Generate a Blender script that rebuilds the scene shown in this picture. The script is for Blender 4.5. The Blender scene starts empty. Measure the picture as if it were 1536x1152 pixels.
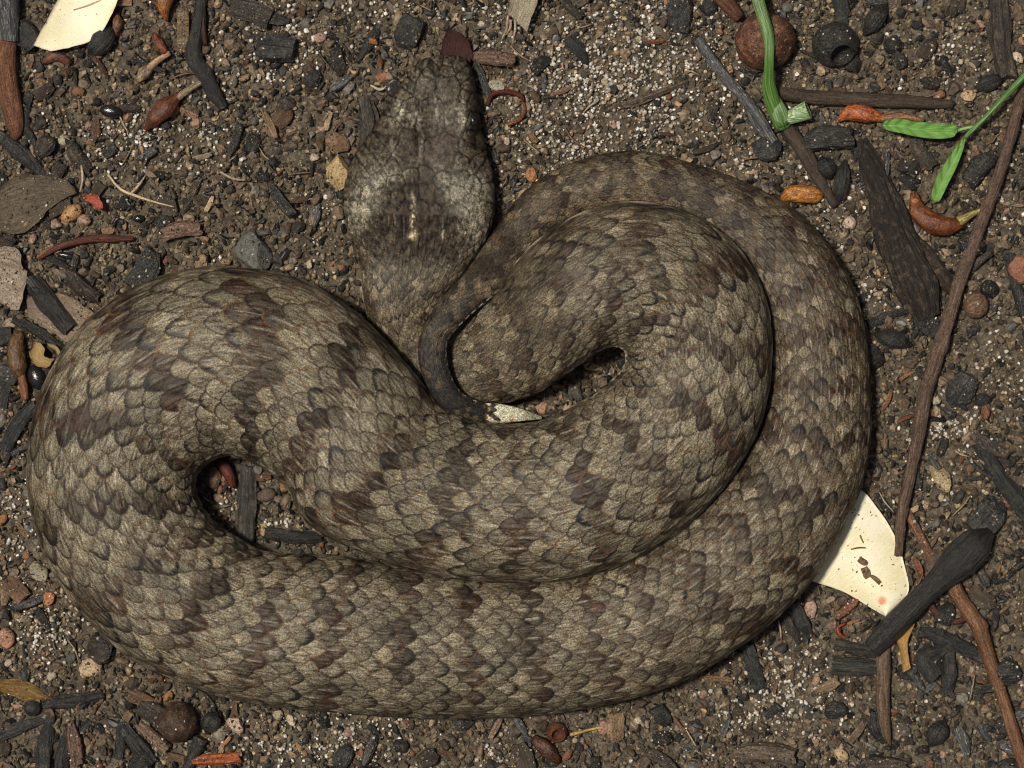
import bpy, math, random
import numpy as np
from mathutils import Vector, Matrix, Euler

R = math.radians
S = 0.00017          # metres per photo pixel: the picture is about 26 cm wide
D = 4500.0           # camera distance in the same small units
random.seed(7)
rng = np.random.default_rng(11)
scene = bpy.context.scene
col = scene.collection

# ------------------------------------------------------------------ camera
cam_d = bpy.data.cameras.new('camera')
cam = bpy.data.objects.new('camera', cam_d); col.objects.link(cam)
cam.location = (0, 0, D * S); cam.rotation_euler = (0, 0, 0)
cam_d.sensor_width = 36; cam_d.lens = 36 * D / 1536
cam_d.clip_start = 0.02; cam_d.clip_end = 400
scene.camera = cam
# ------------------------------------------------------------------ world and sun
SUN_EL, SUN_AZ = R(70), R(-72)     # azimuth measured from +Y towards +X
world = bpy.data.worlds.new('World'); scene.world = world; world.use_nodes = True
wn = world.node_tree; wn.nodes.clear()
sky = wn.nodes.new('ShaderNodeTexSky'); sky.sky_type = 'NISHITA'; sky.sun_disc = False
sky.sun_elevation = SUN_EL; sky.sun_rotation = SUN_AZ
sky.air_density = 1.0; sky.dust_density = 6.0; sky.ozone_density = 0.6
bg = wn.nodes.new('ShaderNodeBackground'); bg.inputs['Strength'].default_value = 0.05
wo = wn.nodes.new('ShaderNodeOutputWorld')
wn.links.new(sky.outputs[0], bg.inputs[0]); wn.links.new(bg.outputs[0], wo.inputs[0])
sun_d = bpy.data.lights.new('sun', 'SUN'); sun_d.energy = 4.8; sun_d.angle = R(7); sun_d.color = (1, 0.935, 0.80)
sun = bpy.data.objects.new('sun', sun_d); col.objects.link(sun)
sdir = Vector((math.sin(SUN_AZ) * math.cos(SUN_EL), math.cos(SUN_AZ) * math.cos(SUN_EL), math.sin(SUN_EL)))
sun.rotation_euler = (-sdir).to_track_quat('-Z', 'Y').to_euler()
sun.location = sdir * 2
vs = scene.view_settings
vs.view_transform = 'Standard'; vs.look = 'None'; vs.gamma = 1; vs.use_curve_mapping = False
vs.exposure = -0.30
scene.cycles.filter_width = 1.1

# ------------------------------------------------------------------ numeric helpers
def _h(ix, iy, iz, seed):
    n = (ix.astype(np.int64) * 374761393 + iy.astype(np.int64) * 668265263 + iz.astype(np.int64) * 2147483647 + seed * 974634777) & 0xffffffff
    n = ((n ^ (n >> 13)) * 1274126177) & 0xffffffff
    n = ((n ^ (n >> 16)) * 2246822519) & 0xffffffff
    n = n ^ (n >> 15)
    return (n & 0xffffff).astype(np.float64) / 0xffffff

def vnoise(p, seed=0):
    p = np.asarray(p, float); i = np.floor(p); f = p - i; f = f * f * (3 - 2 * f)
    i = i.astype(np.int64); out = 0
    for dx in (0, 1):
        wx = f[:, 0] if dx else 1 - f[:, 0]
        for dy in (0, 1):
            wy = f[:, 1] if dy else 1 - f[:, 1]
            for dz in (0, 1):
                wz = f[:, 2] if dz else 1 - f[:, 2]
                out = out + wx * wy * wz * _h(i[:, 0] + dx, i[:, 1] + dy, i[:, 2] + dz, seed)
    return out

def fbm(p, oct=3, seed=0):
    p = np.asarray(p, float); a = 0.5; s = 0; t = 0
    for k in range(oct):
        s = s + a * (vnoise(p * 2 ** k, seed + k) - 0.5); t += a; a *= 0.5
    return s / t

def n2(x, y, sc, oct=3, seed=0):
    x = np.atleast_1d(np.asarray(x, float)); y = np.atleast_1d(np.asarray(y, float))
    return fbm(np.stack([x / sc, y / sc, np.zeros_like(x) + 0.37], 1), oct, seed)

def sstep(a, b, x):
    t = np.clip((x - a) / (b - a), 0, 1); return t * t * (3 - 2 * t)

def PX(px, py, z=0.0):
    "a photo pixel at height z to scene units"
    k = (D - z) / D
    return (px - 768.0) * k, (576.0 - py) * k

def gh(x, y):
    "ground height in small units"
    return 10 * n2(x, y, 170, 3, 5) + 5 * n2(x, y, 28, 2, 9)

def gh1(x, y): return float(gh(x, y)[0])

def crom(P, n):
    P = np.asarray(P, float); m = len(P)
    Q = np.vstack([2 * P[0] - P[1], P, 2 * P[-1] - P[-2]])
    t = np.linspace(0, m - 1 - 1e-9, n); i = t.astype(int); f = (t - i)[:, None]
    a, b, c, d = Q[i], Q[i + 1], Q[i + 2], Q[i + 3]
    return 0.5 * (2 * b + (c - a) * f + (2 * a - 5 * b + 4 * c - d) * f ** 2 + (3 * b - a - 3 * c + d) * f ** 3)

# ------------------------------------------------------------------ mesh and object helpers
def mesh_data(name, V, F, mat, gr=None, smooth=True, attrs=None):
    V = np.asarray(V, float); me = bpy.data.meshes.new(name)
    F = np.asarray(F) if not isinstance(F, list) else F
    if isinstance(F, np.ndarray):
        nf, k = F.shape
        me.vertices.add(len(V)); me.vertices.foreach_set('co', (V * S).astype(np.float32).ravel())
        me.loops.add(nf * k); me.loops.foreach_set('vertex_index', F.astype(np.int32).ravel())
        me.polygons.add(nf); me.polygons.foreach_set('loop_start', np.arange(0, nf * k, k, dtype=np.int32))
        me.polygons.foreach_set('loop_total', np.full(nf, k, dtype=np.int32))
        me.update(calc_edges=True)
    else:
        me.from_pydata([tuple(v) for v in V * S], [], F); me.update()
    me.polygons.foreach_set('use_smooth', np.full(len(me.polygons), smooth))
    if gr is None: gr = V
    a = me.attributes.new('gr', 'FLOAT_VECTOR', 'POINT'); a.data.foreach_set('vector', np.asarray(gr, np.float32).ravel())
    for k, (ty, arr) in (attrs or {}).items():
        a = me.attributes.new(k, ty, 'POINT')
        a.data.foreach_set('color' if ty == 'FLOAT_COLOR' else ('vector' if ty == 'FLOAT_VECTOR' else 'value'), np.asarray(arr, np.float32).ravel())
    if mat: me.materials.append(mat)
    return me

def link(name, data, parent=None, loc=(0, 0, 0), rot=(0, 0, 0), sc=(1, 1, 1), color=None):
    o = bpy.data.objects.new(name, data); col.objects.link(o)
    o.location = (loc[0] * S, loc[1] * S, loc[2] * S); o.rotation_euler = rot; o.scale = sc
    if parent: o.parent = parent
    if color is not None: o.color = (*color, 1)
    return o

def tag(o, label, cat, group=None, kind=None):
    if label: o['label'] = label
    if cat: o['category'] = cat
    if group: o['group'] = group
    if kind: o['kind'] = kind
    return o

def grid_faces(n, m, closed=True):
    i = np.arange(n - 1)[:, None]; j = np.arange(m if closed else m - 1)[None, :]; j2 = (j + 1) % m
    return np.stack([i * m + j, i * m + j2, (i + 1) * m + j2, (i + 1) * m + j], -1).reshape(-1, 4)

def tube_geo(pts, rad, sides=14, step=5.0, flat=1.0, rough=0.12, groove=0.0, seed=0, ends=0.5, lump=0.0):
    """pts: (x,y,z) in scene units; rad radii; returns V, F, gr"""
    pts = np.asarray(pts, float); L = np.linalg.norm(np.diff(pts, axis=0), axis=1).sum()
    n = max(6, int(L / step)); P = crom(pts, n)
    r = np.interp(np.linspace(0, 1, n), np.linspace(0, 1, len(rad)), rad)
    T = np.gradient(P, axis=0); T /= np.linalg.norm(T, axis=1)[:, None] + 1e-9
    up = np.array([0, 0, 1.0]); side = np.cross(T, up)
    nz = np.linalg.norm(side, axis=1) < 0.15
    side[nz] = np.cross(T[nz], np.array([1.0, 0, 0])); side /= np.linalg.norm(side, axis=1)[:, None] + 1e-9
    nrm = np.cross(side, T)
    s = np.concatenate([[0], np.cumsum(np.linalg.norm(np.diff(P, axis=0), axis=1))])
    th = np.linspace(0, 2 * np.pi, sides, endpoint=False)
    ct, st = np.cos(th), np.sin(th)
    mr = max(r.max(), 1e-3)
    q = np.stack([np.repeat(s / (mr * 2.2), sides), np.tile(ct * 1.3, n) + seed * 3.1, np.tile(st * 1.3, n)], 1)
    nn = fbm(q, 3, seed).reshape(n, sides)
    rr = r[:, None] * (1 + 2 * rough * nn)
    if groove:
        q2 = np.stack([np.repeat(s / (mr * 8), sides), np.tile(ct * 3.5, n) + seed, np.tile(st * 3.5, n)], 1)
        rr = rr * (1 + groove * 2 * fbm(q2, 2, seed + 5).reshape(n, sides))
    if lump:
        rr = rr * (1 + lump * 2 * fbm(np.stack([np.repeat(s / (mr * 1.1), sides), np.tile(ct * 0.8, n), np.tile(st * 0.8, n) + seed], 1), 2, seed + 8).reshape(n, sides))
    V = P[:, None, :] + rr[:, :, None] * (ct[None, :, None] * side[:, None, :] + flat * st[None, :, None] * nrm[:, None, :])
    # ragged ends
    for e, sg in ((0, -1), (n - 1, 1)):
        V[e] += (T[e] * sg)[None, :] * (rr[e] * ends * (0.5 + 1.2 * nn[e]))[:, None]
    gr = np.stack([np.repeat(s, sides), (np.tile(th / (2 * np.pi), n)) * np.pi * 2 * mr, np.repeat(r, sides) * 0 + seed * 17.3], 1)
    # cap rings
    V = V.reshape(-1, 3); c0 = V[:sides].mean(0); c1 = V[-sides:].mean(0)
    V = np.vstack([c0 + 0.55 * (V[:sides] - c0) - T[0] * r[0] * 0.0, V, c1 + 0.55 * (V[-sides:] - c1)])
    gr = np.vstack([gr[:sides] + [mr, 0, 5], gr, gr[-sides:] + [mr, 0, 5]])
    F = grid_faces(n + 2, sides)
    nv = len(V); V = np.vstack([V, V[:sides].mean(0), V[nv - sides:nv].mean(0)])
    gr = np.vstack([gr, gr[0], gr[-1]])
    caps = []
    for k in range(sides):
        caps.append([nv, (k + 1) % sides, k, k]); b = nv - sides
        caps.append([nv + 1, b + k, b + (k + 1) % sides, b + (k + 1) % sides])
    FL = [list(f) for f in F] + [c[:3] for c in caps]
    return V, FL, gr

_ico = {}
def ico(sub):
    if sub not in _ico:
        import bmesh
        bm = bmesh.new(); bmesh.ops.create_icosphere(bm, subdivisions=sub, radius=1)
        V = np.array([v.co[:] for v in bm.verts]); F = np.array([[v.index for v in f.verts] for f in bm.faces]); bm.free()
        _ico[sub] = (V, F)
    return _ico[sub]

def blob_geo(rx, ry, rz, sub=3, noise=0.15, facets=0, seed=0, freq=1.2):
    V, F = ico(sub); V = V.copy(); g = np.random.default_rng(seed)
    for k in range(facets):
        nrm = g.normal(size=3); nrm /= np.linalg.norm(nrm); d = g.uniform(0.6, 0.85)
        t = V @ nrm - d; V -= np.clip(t, 0, None)[:, None] * nrm
    V *= (1 + 2 * noise * fbm(V * freq + seed * 7.7, 3, seed))[:, None]
    V = V * [rx, ry, rz]
    return V, F, V + seed * 13.0

def shard_geo(L, W, H, seed=0, n=9, m=12):
    "a split piece of wood or charcoal lying along x"
    g = np.random.default_rng(seed)
    th = np.linspace(0, 2 * np.pi, m, endpoint=False) + g.uniform(-0.12, 0.12, m)
    prof = 1 / np.maximum(np.abs(np.cos(th)) ** 1, np.abs(np.sin(th)) ** 1) ** g.uniform(0.5, 0.95) * g.uniform(0.82, 1.12, m)
    x = np.linspace(-0.5, 0.5, n); tp = g.uniform(0.2, 0.9)
    wid = 1 - tp * 0.6 * np.abs(x * 2) ** g.uniform(1.5, 4) * (1 + 0.5 * np.sign(x) * g.choice([-1, 1]))
    bend = g.uniform(-0.09, 0.09)
    V = np.zeros((n, m, 3))
    for i in range(n):
        k = wid[i] * prof * (1 + g.uniform(-0.06, 0.06, m))
        V[i, :, 0] = x[i] * L; V[i, :, 1] = np.cos(th) * k * W * 0.5 + bend * L * (x[i] * 2) ** 2; V[i, :, 2] = np.sin(th) * k * H * 0.5
    for e, sg in ((0, -1), (n - 1, 1)):
        V[e, :, 0] += sg * L * g.uniform(-0.02, 0.1, m)
    V = V.reshape(-1, 3)
    F = [list(f) for f in grid_faces(n, m)]
    V = np.vstack([V, V[:m].mean(0), V[-m:].mean(0)]); nv = len(V)
    for k in range(m):
        F.append([nv - 2, (k + 1) % m, k]); b = (n - 1) * m
        F.append([nv - 1, b + k, b + (k + 1) % m])
    return V, F, V + seed * 31.0

def leaf_geo(A, B, zf, nu=40, nv=18, thick=2.5, rag=0.0, seed=0):
    "sheet between two edge polylines; zf(u,v,x,y) gives the height"
    a = crom(A, nu); b = crom(B, nu); v = np.linspace(0, 1, nv)
    P = a[:, None, :] * (1 - v)[None, :, None] + b[:, None, :] * v[None, :, None]
    U = np.repeat(np.linspace(0, 1, nu), nv); VV = np.tile(v, nu)
    XY = P.reshape(-1, 2)
    if rag:
        q = np.column_stack([XY / 9.0, np.zeros(len(XY)) + seed]); edge = (VV < 0.01) | (VV > 0.99) | (U < 0.01) | (U > 0.99)
        XY = XY + edge[:, None] * rag * np.stack([fbm(q, 2, seed), fbm(q, 2, seed + 3)], 1)
    X, Y = (XY[:, 0] - 768), (576 - XY[:, 1])
    Z = zf(U, VV, X, Y)
    k = (D - Z) / D
    top = np.stack([X * k, Y * k, Z + thick], 1); bot = np.stack([X * k, Y * k, Z], 1)
    F = grid_faces(nu, nv, False); N = nu * nv
    Fb = F[:, ::-1] + N
    e = [i * nv for i in range(nu)], [i * nv + nv - 1 for i in range(nu)], list(range(nv)), [(nu - 1) * nv + j for j in range(nv)]
    sides = []
    for q, fl in ((e[0], 0), (e[1], 1), (e[2], 1), (e[3], 0)):
        for s, t in zip(q[:-1], q[1:]):
            f = [s, t, t + N, s + N]; sides.append(f if fl else f[::-1])
    gr = np.stack([U * 100, (VV - 0.5) * 100, np.zeros(N) + seed], 1)
    xy = np.stack([X, Y, np.zeros(N)], 1)
    return np.vstack([top, bot]), np.vstack([F, Fb, np.array(sides)]), np.vstack([gr, gr]), np.vstack([xy, xy])

# ------------------------------------------------------------------ materials
def new_mat(name):
    m = bpy.data.materials.new(name); m.use_nodes = True
    nt = m.node_tree; b = nt.nodes['Principled BSDF']
    return m, nt, b

def N(nt, ty, **kw):
    n = nt.nodes.new(ty)
    for k, v in kw.items():
        if k in ('operation', 'blend_type', 'data_type', 'attribute_name', 'attribute_type', 'feature', 'distance', 'noise_dimensions'): setattr(n, k, v)
        else: n.inputs[k].default_value = v
    return n

def attr_vec(nt, name, scale=(1, 1, 1)):
    a = N(nt, 'ShaderNodeAttribute', attribute_name=name)
    m = N(nt, 'ShaderNodeMapping'); m.inputs['Scale'].default_value = scale
    nt.links.new(a.outputs['Vector'], m.inputs['Vector']); return m.outputs[0]

def noise(nt, vec, scale=1.0, detail=4, rough=0.6, dist=0.0):
    n = N(nt, 'ShaderNodeTexNoise'); n.inputs['Scale'].default_value = scale; n.inputs['Detail'].default_value = detail
    n.inputs['Roughness'].default_value = rough; n.inputs['Distortion'].default_value = dist
    nt.links.new(vec, n.inputs['Vector']); return n.outputs['Fac']

def ramp(nt, fac, stops):
    r = nt.nodes.new('ShaderNodeValToRGB'); el = r.color_ramp.elements
    while len(el) > 1: el.remove(el[-1])
    el[0].position = stops[0][0]; el[0].color = (*stops[0][1], 1)
    for p, c in stops[1:]:
        e = el.new(p); e.color = (*c, 1)
    nt.links.new(fac, r.inputs[0]); return r.outputs[0]

def mix(nt, a, b, fac, mode='MIX'):
    m = nt.nodes.new('ShaderNodeMix'); m.data_type = 'RGBA'; m.blend_type = mode
    for s, v in ((m.inputs[6], a), (m.inputs[7], b), (m.inputs[0], fac)):
        if isinstance(v, (int, float)): s.default_value = v
        elif isinstance(v, tuple): s.default_value = (*v, 1)
        else: nt.links.new(v, s)
    return m.outputs[2]

def bump(nt, b, h, dist_px, strength=1.0, prev=None):
    n = nt.nodes.new('ShaderNodeBump'); n.inputs['Strength'].default_value = strength; n.inputs['Distance'].default_value = dist_px * S
    nt.links.new(h, n.inputs['Height'])
    if prev: nt.links.new(prev, n.inputs['Normal'])
    nt.links.new(n.outputs[0], b.inputs['Normal']); return n.outputs[0]

def mathn(nt, op, a, b=0.0):
    m = nt.nodes.new('ShaderNodeMath'); m.operation = op
    for s, v in ((m.inputs[0], a), (m.inputs[1], b)):
        if isinstance(v, (int, float)): s.default_value = v
        else: nt.links.new(v, s)
    return m.outputs[0]

def litter_mat(name, c0, c1, c2, stretch=(0.035, 0.3, 0.3), rough=0.6, bumpd=2.0, spec=0.4, dust=0.25, dustc=(0.14, 0.11, 0.08), hi=None, rough_var=0.0):
    m, nt, b = new_mat(name)
    g = attr_vec(nt, 'gr', stretch); f = noise(nt, g, 1, 5, 0.65)
    c = ramp(nt, f, [(0.3, c0), (0.52, c1), (0.72, c2)])
    iso = attr_vec(nt, 'gr', (1, 1, 1))
    sp = noise(nt, iso, 0.35, 4, 0.7)
    c = mix(nt, c, tuple(x * 0.4 for x in c0), ramp(nt, sp, [(0.48, (0, 0, 0)), (0.62, (0.85, 0.85, 0.85))]))
    if hi:
        hf = noise(nt, attr_vec(nt, 'gr', (0.09, 0.7, 0.7)), 1, 3, 0.5)
        c = mix(nt, c, hi, ramp(nt, hf, [(0.6, (0, 0, 0)), (0.72, (1, 1, 1))]))
    fl = noise(nt, iso, 0.75, 3, 0.7)
    c = mix(nt, c, tuple(min(x * 1.5, 0.8) for x in c2), ramp(nt, fl, [(0.58, (0, 0, 0)), (0.70, (0.55, 0.55, 0.55))]))
    d = noise(nt, iso, 0.09, 5, 0.7)
    c = mix(nt, c, dustc, ramp(nt, d, [(0.52, (0, 0, 0)), (0.7, (dust * 2,) * 3)]))
    oi = nt.nodes.new('ShaderNodeObjectInfo')
    c = mix(nt, c, oi.outputs['Color'], 1.0, 'MULTIPLY')
    nt.links.new(c, b.inputs['Base Color'])
    b.inputs['Specular IOR Level'].default_value = spec * 0.8
    rr = ramp(nt, sp, [(0.35, (max(rough - rough_var, 0.05),) * 3), (0.65, (min(rough + rough_var, 1),) * 3)])
    nt.links.new(rr, b.inputs['Roughness'])
    n1 = bump(nt, b, f, bumpd, 0.9); bump(nt, b, sp, bumpd * 0.6, 0.8, n1)
    return m

M = {}
M['charcoal'] = litter_mat('charcoal', (0.006, 0.006, 0.006), (0.017, 0.016, 0.015), (0.05, 0.048, 0.045), rough=0.36, spec=0.65, dust=0.28, dustc=(0.10, 0.078, 0.058), rough_var=0.2, bumpd=5)
M['soiled'] = litter_mat('soiled_charcoal', (0.010, 0.009, 0.008), (0.028, 0.023, 0.019), (0.07, 0.057, 0.045), rough=0.6, spec=0.4, dust=0.5, dustc=(0.13, 0.10, 0.07), rough_var=0.15, bumpd=6)
M['ashy'] = litter_mat('ashy_charcoal', (0.012, 0.012, 0.013), (0.04, 0.04, 0.042), (0.12, 0.12, 0.12), rough=0.45, spec=0.6, dust=0.2, hi=(0.32, 0.32, 0.33), rough_var=0.15, bumpd=3)
M['bark'] = litter_mat('bark', (0.035, 0.024, 0.017), (0.085, 0.062, 0.045), (0.18, 0.14, 0.105), rough=0.7, dust=0.3, bumpd=3)
M['redwood'] = litter_mat('red_wood', (0.05, 0.020, 0.011), (0.17, 0.085, 0.050), (0.34, 0.21, 0.13), rough=0.5, dust=0.15, bumpd=2.5, rough_var=0.15)
M['palewood'] = litter_mat('pale_wood', (0.10, 0.075, 0.05), (0.24, 0.19, 0.135), (0.42, 0.36, 0.28), rough=0.6, dust=0.25, bumpd=2)
M['stone'] = litter_mat('stone', (0.55, 0.55, 0.55), (0.85, 0.85, 0.85), (1, 1, 1), stretch=(0.08, 0.08, 0.08), rough=0.6, dust=0.22, bumpd=2.5)
M['bud'] = litter_mat('orange_bud', (0.05, 0.012, 0.006), (0.27, 0.085, 0.022), (0.52, 0.27, 0.08), stretch=(0.10, 0.16, 0.16), rough=0.32, spec=0.6, dust=0.12, rough_var=0.12, bumpd=2.5)
M['glossyseed'] = litter_mat('glossy_seed', (0.006, 0.006, 0.006), (0.012, 0.012, 0.012), (0.03, 0.03, 0.03), rough=0.12, spec=0.7, dust=0.0, bumpd=0.6)
M['husk'] = litter_mat('nut_husk', (0.03, 0.016, 0.010), (0.13, 0.058, 0.034), (0.34, 0.20, 0.13), stretch=(0.07, 0.07, 0.07), rough=0.5, dust=0.12, bumpd=4, rough_var=0.15)
M['dryleaf'] = litter_mat('dry_leaf', (0.10, 0.075, 0.055), (0.24, 0.19, 0.145), (0.38, 0.32, 0.26), stretch=(0.03, 0.2, 0.2), rough=0.6, dust=0.4, bumpd=2)
M['thread'] = litter_mat('root_fibre', (0.55, 0.55, 0.55), (0.8, 0.8, 0.8), (1, 1, 1), rough=0.5, dust=0.05, bumpd=0.8)

def green_mat(name, c0, c1, c2, rough=0.4):
    m, nt, b = new_mat(name)
    f = noise(nt, attr_vec(nt, 'gr', (0.02, 0.5, 0.5)), 1, 3, 0.5)
    sp = noise(nt, attr_vec(nt, 'gr', (1, 1, 1)), 0.5, 3, 0.6)
    c = ramp(nt, f, [(0.32, c0), (0.5, c1), (0.68, c2)])
    c = mix(nt, c, c2, ramp(nt, sp, [(0.55, (0, 0, 0)), (0.75, (0.5, 0.5, 0.5))]))
    oi = nt.nodes.new('ShaderNodeObjectInfo'); c = mix(nt, c, oi.outputs['Color'], 1.0, 'MULTIPLY')
    nt.links.new(c, b.inputs['Base Color']); b.inputs['Roughness'].default_value = rough
    b.inputs['Subsurface Weight'].default_value = 0.12; b.inputs['Subsurface Scale'].default_value = 4 * S; b.inputs['Subsurface Radius'].default_value = (0.6, 1, 0.3)
    bump(nt, b, f, 1.5, 0.8); return m
M['green'] = green_mat('green_shoot', (0.045, 0.11, 0.018), (0.10, 0.20, 0.035), (0.26, 0.36, 0.12))
M['greenleaf'] = green_mat('seedling_leaf', (0.07, 0.19, 0.030), (0.125, 0.28, 0.05), (0.21, 0.37, 0.10), 0.35)

def cream_mat():
    m, nt, b = new_mat('cream_leaf')
    p = attr_vec(nt, 'pxy', (1, 1, 1)); g = attr_vec(nt, 'gr', (1, 1, 1))
    f = noise(nt, p, 0.018, 3, 0.5)
    c = ramp(nt, f, [(0.35, (0.64, 0.57, 0.36)), (0.5, (0.68, 0.63, 0.44)), (0.66, (0.72, 0.67, 0.53))])
    # veins run out from the midrib
    fine = noise(nt, attr_vec(nt, 'gr', (0.9, 0.06, 1)), 1, 3, 0.5)
    c = mix(nt, c, (0.74, 0.70, 0.53), ramp(nt, fine, [(0.5, (0, 0, 0)), (0.66, (0.6, 0.6, 0.6))]))
    s1 = noise(nt, p, 0.16, 2, 0.5)
    c = mix(nt, c, (0.11, 0.085, 0.05), ramp(nt, s1, [(0.68, (0, 0, 0)), (0.70, (0.9, 0.9, 0.9))]))
    s2 = noise(nt, p, 0.45, 2, 0.5)
    c = mix(nt, c, (0.30, 0.22, 0.12), ramp(nt, s2, [(0.66, (0, 0, 0)), (0.70, (0.75, 0.75, 0.75))]))
    dm = nt.nodes.new('ShaderNodeAttribute'); dm.attribute_name = 'spot'
    c = mix(nt, c, (0.55, 0.16, 0.05), dm.outputs['Fac'])
    nt.links.new(c, b.inputs['Base Color']); b.inputs['Roughness'].default_value = 0.55
    n1 = bump(nt, b, fine, 0.8, 0.6); bump(nt, b, f, 3, 0.5, n1)
    return m
M['cream'] = cream_mat()

# ================================================================== GROUND
def ground_material():
    m, nt, b = new_mat('soil')
    tc = nt.nodes.new('ShaderNodeTexCoord'); mp = nt.nodes.new('ShaderNodeMapping'); mp.inputs['Scale'].default_value = (1 / S,) * 3
    nt.links.new(tc.outputs['Object'], mp.inputs['Vector']); v = mp.outputs[0]
    f = noise(nt, v, 0.05, 6, 0.7); f2 = noise(nt, v, 0.3, 4, 0.7)
    c = ramp(nt, f, [(0.35, (0.042, 0.033, 0.023)), (0.5, (0.09, 0.071, 0.050)), (0.65, (0.16, 0.128, 0.09))])
    vo = N(nt, 'ShaderNodeTexVoronoi'); vo.inputs['Scale'].default_value = 0.22; nt.links.new(v, vo.inputs['Vector'])
    sep = nt.nodes.new('ShaderNodeSeparateColor'); nt.links.new(vo.outputs['Color'], sep.inputs[0])
    c = mix(nt, c, (0.20, 0.165, 0.12), ramp(nt, sep.outputs[0], [(0.86, (0, 0, 0)), (0.9, (0.6, 0.6, 0.6))]))
    nt.links.new(c, b.inputs['Base Color']); b.inputs['Roughness'].default_value = 0.85
    n1 = bump(nt, b, f2, 5, 1.0); bump(nt, b, vo.outputs['Distance'], 2, 0.5, n1)
    return m
core_x = np.arange(-1250, 1251, 7.0); ext = np.array([1350, 1600, 2200, 4000, 9000, 30000, 120000, 600000.0])
gx = np.concatenate([-ext[::-1], core_x, ext]); core_y = np.arange(-1050, 1051, 7.0); exty = ext - 200
gy = np.concatenate([-exty[::-1], core_y, exty])
XX, YY = np.meshgrid(gx, gy, indexing='ij')
ZZ = gh(XX.ravel(), YY.ravel()); far = np.maximum(np.abs(XX.ravel()) - 1250, np.abs(YY.ravel()) - 1050)
ZZ = ZZ * (1 - sstep(0, 600, far)) - 2
V = np.stack([XX.ravel(), YY.ravel(), ZZ], 1)
gme = mesh_data('ground', V, grid_faces(len(gx), len(gy), False)[:, ::-1], ground_material())
ground = link('ground', gme); tag(ground, 'dark sandy soil under the snake and litter', 'ground', kind='structure')

# ================================================================== SNAKE
# outer / inner edge of the body as seen from above, tail tip to snout, with height offset
ST = [  # ax, ay, bx, by, lift
 (813,629,813,625,22),(787,631,784,614,26),(756,634,754,607,34),(720,633,725,604,42),(688,627,706,597,48),(660,608,690,587,52),
 (641,578,679,570,54),(629,546,671,545,54),(628,515,671,512,54),(637,490,686,492,52),(657,455,709,470,46),(702,405,754,432,34),
 (745,341,804,372,20),(790,285,848,343,12),(846,250,886,332,6),(908,231,930,330,2),(970,228,974,332,0),(1060,252,1022,350,0),
 (1120,275,1064,378,0),(1180,308,1094,410,0),(1225,347,1114,446,0),(1265,402,1128,486,0),(1290,462,1134,524,0),(1303,540,1136,566,0),
 (1305,620,1128,612,0),(1300,695,1108,658,0),(1272,776,1078,702,0),(1225,858,1040,738,0),(1160,930,992,775,0),(1050,1008,935,806,0),
 (966,1042,895,826,0),(881,1061,845,838,0),(800,1072,778,843,0),(700,1077,705,842,0),(600,1074,622,832,0),(500,1066,547,820,0),
 (400,1058,480,812,0),(286,1028,412,812,0),(196,985,366,803,0),(117,911,335,787,0),(67,828,314,762,0),(44,742,303,736,0),
 (46,660,303,716,0),(65,584,311,703,0),(112,503,325,695,0),(198,435,345,691,2),(306,402,366,697,3),(420,412,390,708,4),
 (508,452,412,724,5),(575,508,432,746,6),(622,562,455,775,8),(652,602,500,808,9),(688,624,580,842,10),(728,633,676,866,12),
 (770,636,768,874,14),(815,632,860,867,15),(860,612,944,843,16),(893,594,1022,793,16),(915,576,1082,736,16),(930,560,1126,668,16),
 (938,545,1150,600,16),(940,534,1157,530,16),(937,526,1149,456,16),(928,520,1120,392,16),(914,519,1070,340,16),(900,525,1005,310,16),
 (882,536,935,304,16),(862,550,878,318,15),(842,565,830,344,14),(820,580,784,382,12),(795,594,744,430,8),(765,602,710,462,4),
 (730,608,682,486,0),(690,612,664,502,-2),(646,598,654,506,-4),(604,556,652,496,-4),(574,516,656,474,-3),(551,474,670,446,-1),
 (544,432,690,420,0),(540,396,708,392,0),(528,360,726,362,0),(519,322,739,326,0),(517,286,741,290,0),(525,252,737,256,0),
 (541,222,729,226,0),(560,194,722,196,0),(580,164,718,166,0),(597,136,714,138,0),(612,112,710,113,0),(624,97,704,97,0),(640,88,694,87,0),(662,84,676,84,1)]
ST = np.array(ST, float)
for q_ in range(14, 50):     # leave a groove where neighbouring coils touch
    f_ = 0.085 if q_ < 38 else 0.035
    ST[q_, 2:4] += f_ * (ST[q_, 0:2] - ST[q_, 2:4])
for q_ in range(55, 69): ST[q_, 4] += 8
for q_ in range(1, 12): ST[q_, 4] += 20; HEAD0 = 79; NS = len(ST)
n_d = 12000
dn = crom(ST, n_d); tt = np.linspace(0, NS - 1, n_d)
# light smoothing of the traced edges on the body, none on the head
ker = np.exp(-np.linspace(-2.5, 2.5, 181) ** 2); ker /= ker.sum()
sm = np.stack([np.convolve(np.pad(dn[:, k], 90, mode='edge'), ker, 'valid') for k in range(5)], 1)
wsm = sstep(0.3, 3, tt) * (1 - sstep(HEAD0 - 3, HEAD0, tt)); dn = dn * (1 - wsm[:, None]) + sm * wsm[:, None]
dA = np.linalg.norm(np.diff(dn[:, 0:2], axis=0), axis=1); dB = np.linalg.norm(np.diff(dn[:, 2:4], axis=0), axis=1)
cs = np.concatenate([[0], np.cumsum(np.maximum(0.8 * np.maximum(dA, dB), 0.5 * (dA + dB)))])
NR = int(cs[-1] / 1.75); ss = np.linspace(0, cs[-1], NR)
ti = np.interp(ss, cs, tt)
E = np.stack([np.interp(ss, cs, dn[:, k]) for k in range(5)], 1)
A2, B2, lift = E[:, 0:2], E[:, 2:4], E[:, 4]
hw = np.linalg.norm(B2 - A2, axis=1) / 2
headt = sstep(HEAD0 - 4, HEAD0 + 3, ti)                 # 0 body, 1 head
snt = sstep(HEAD0 + 5, NS - 2, ti)
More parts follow.
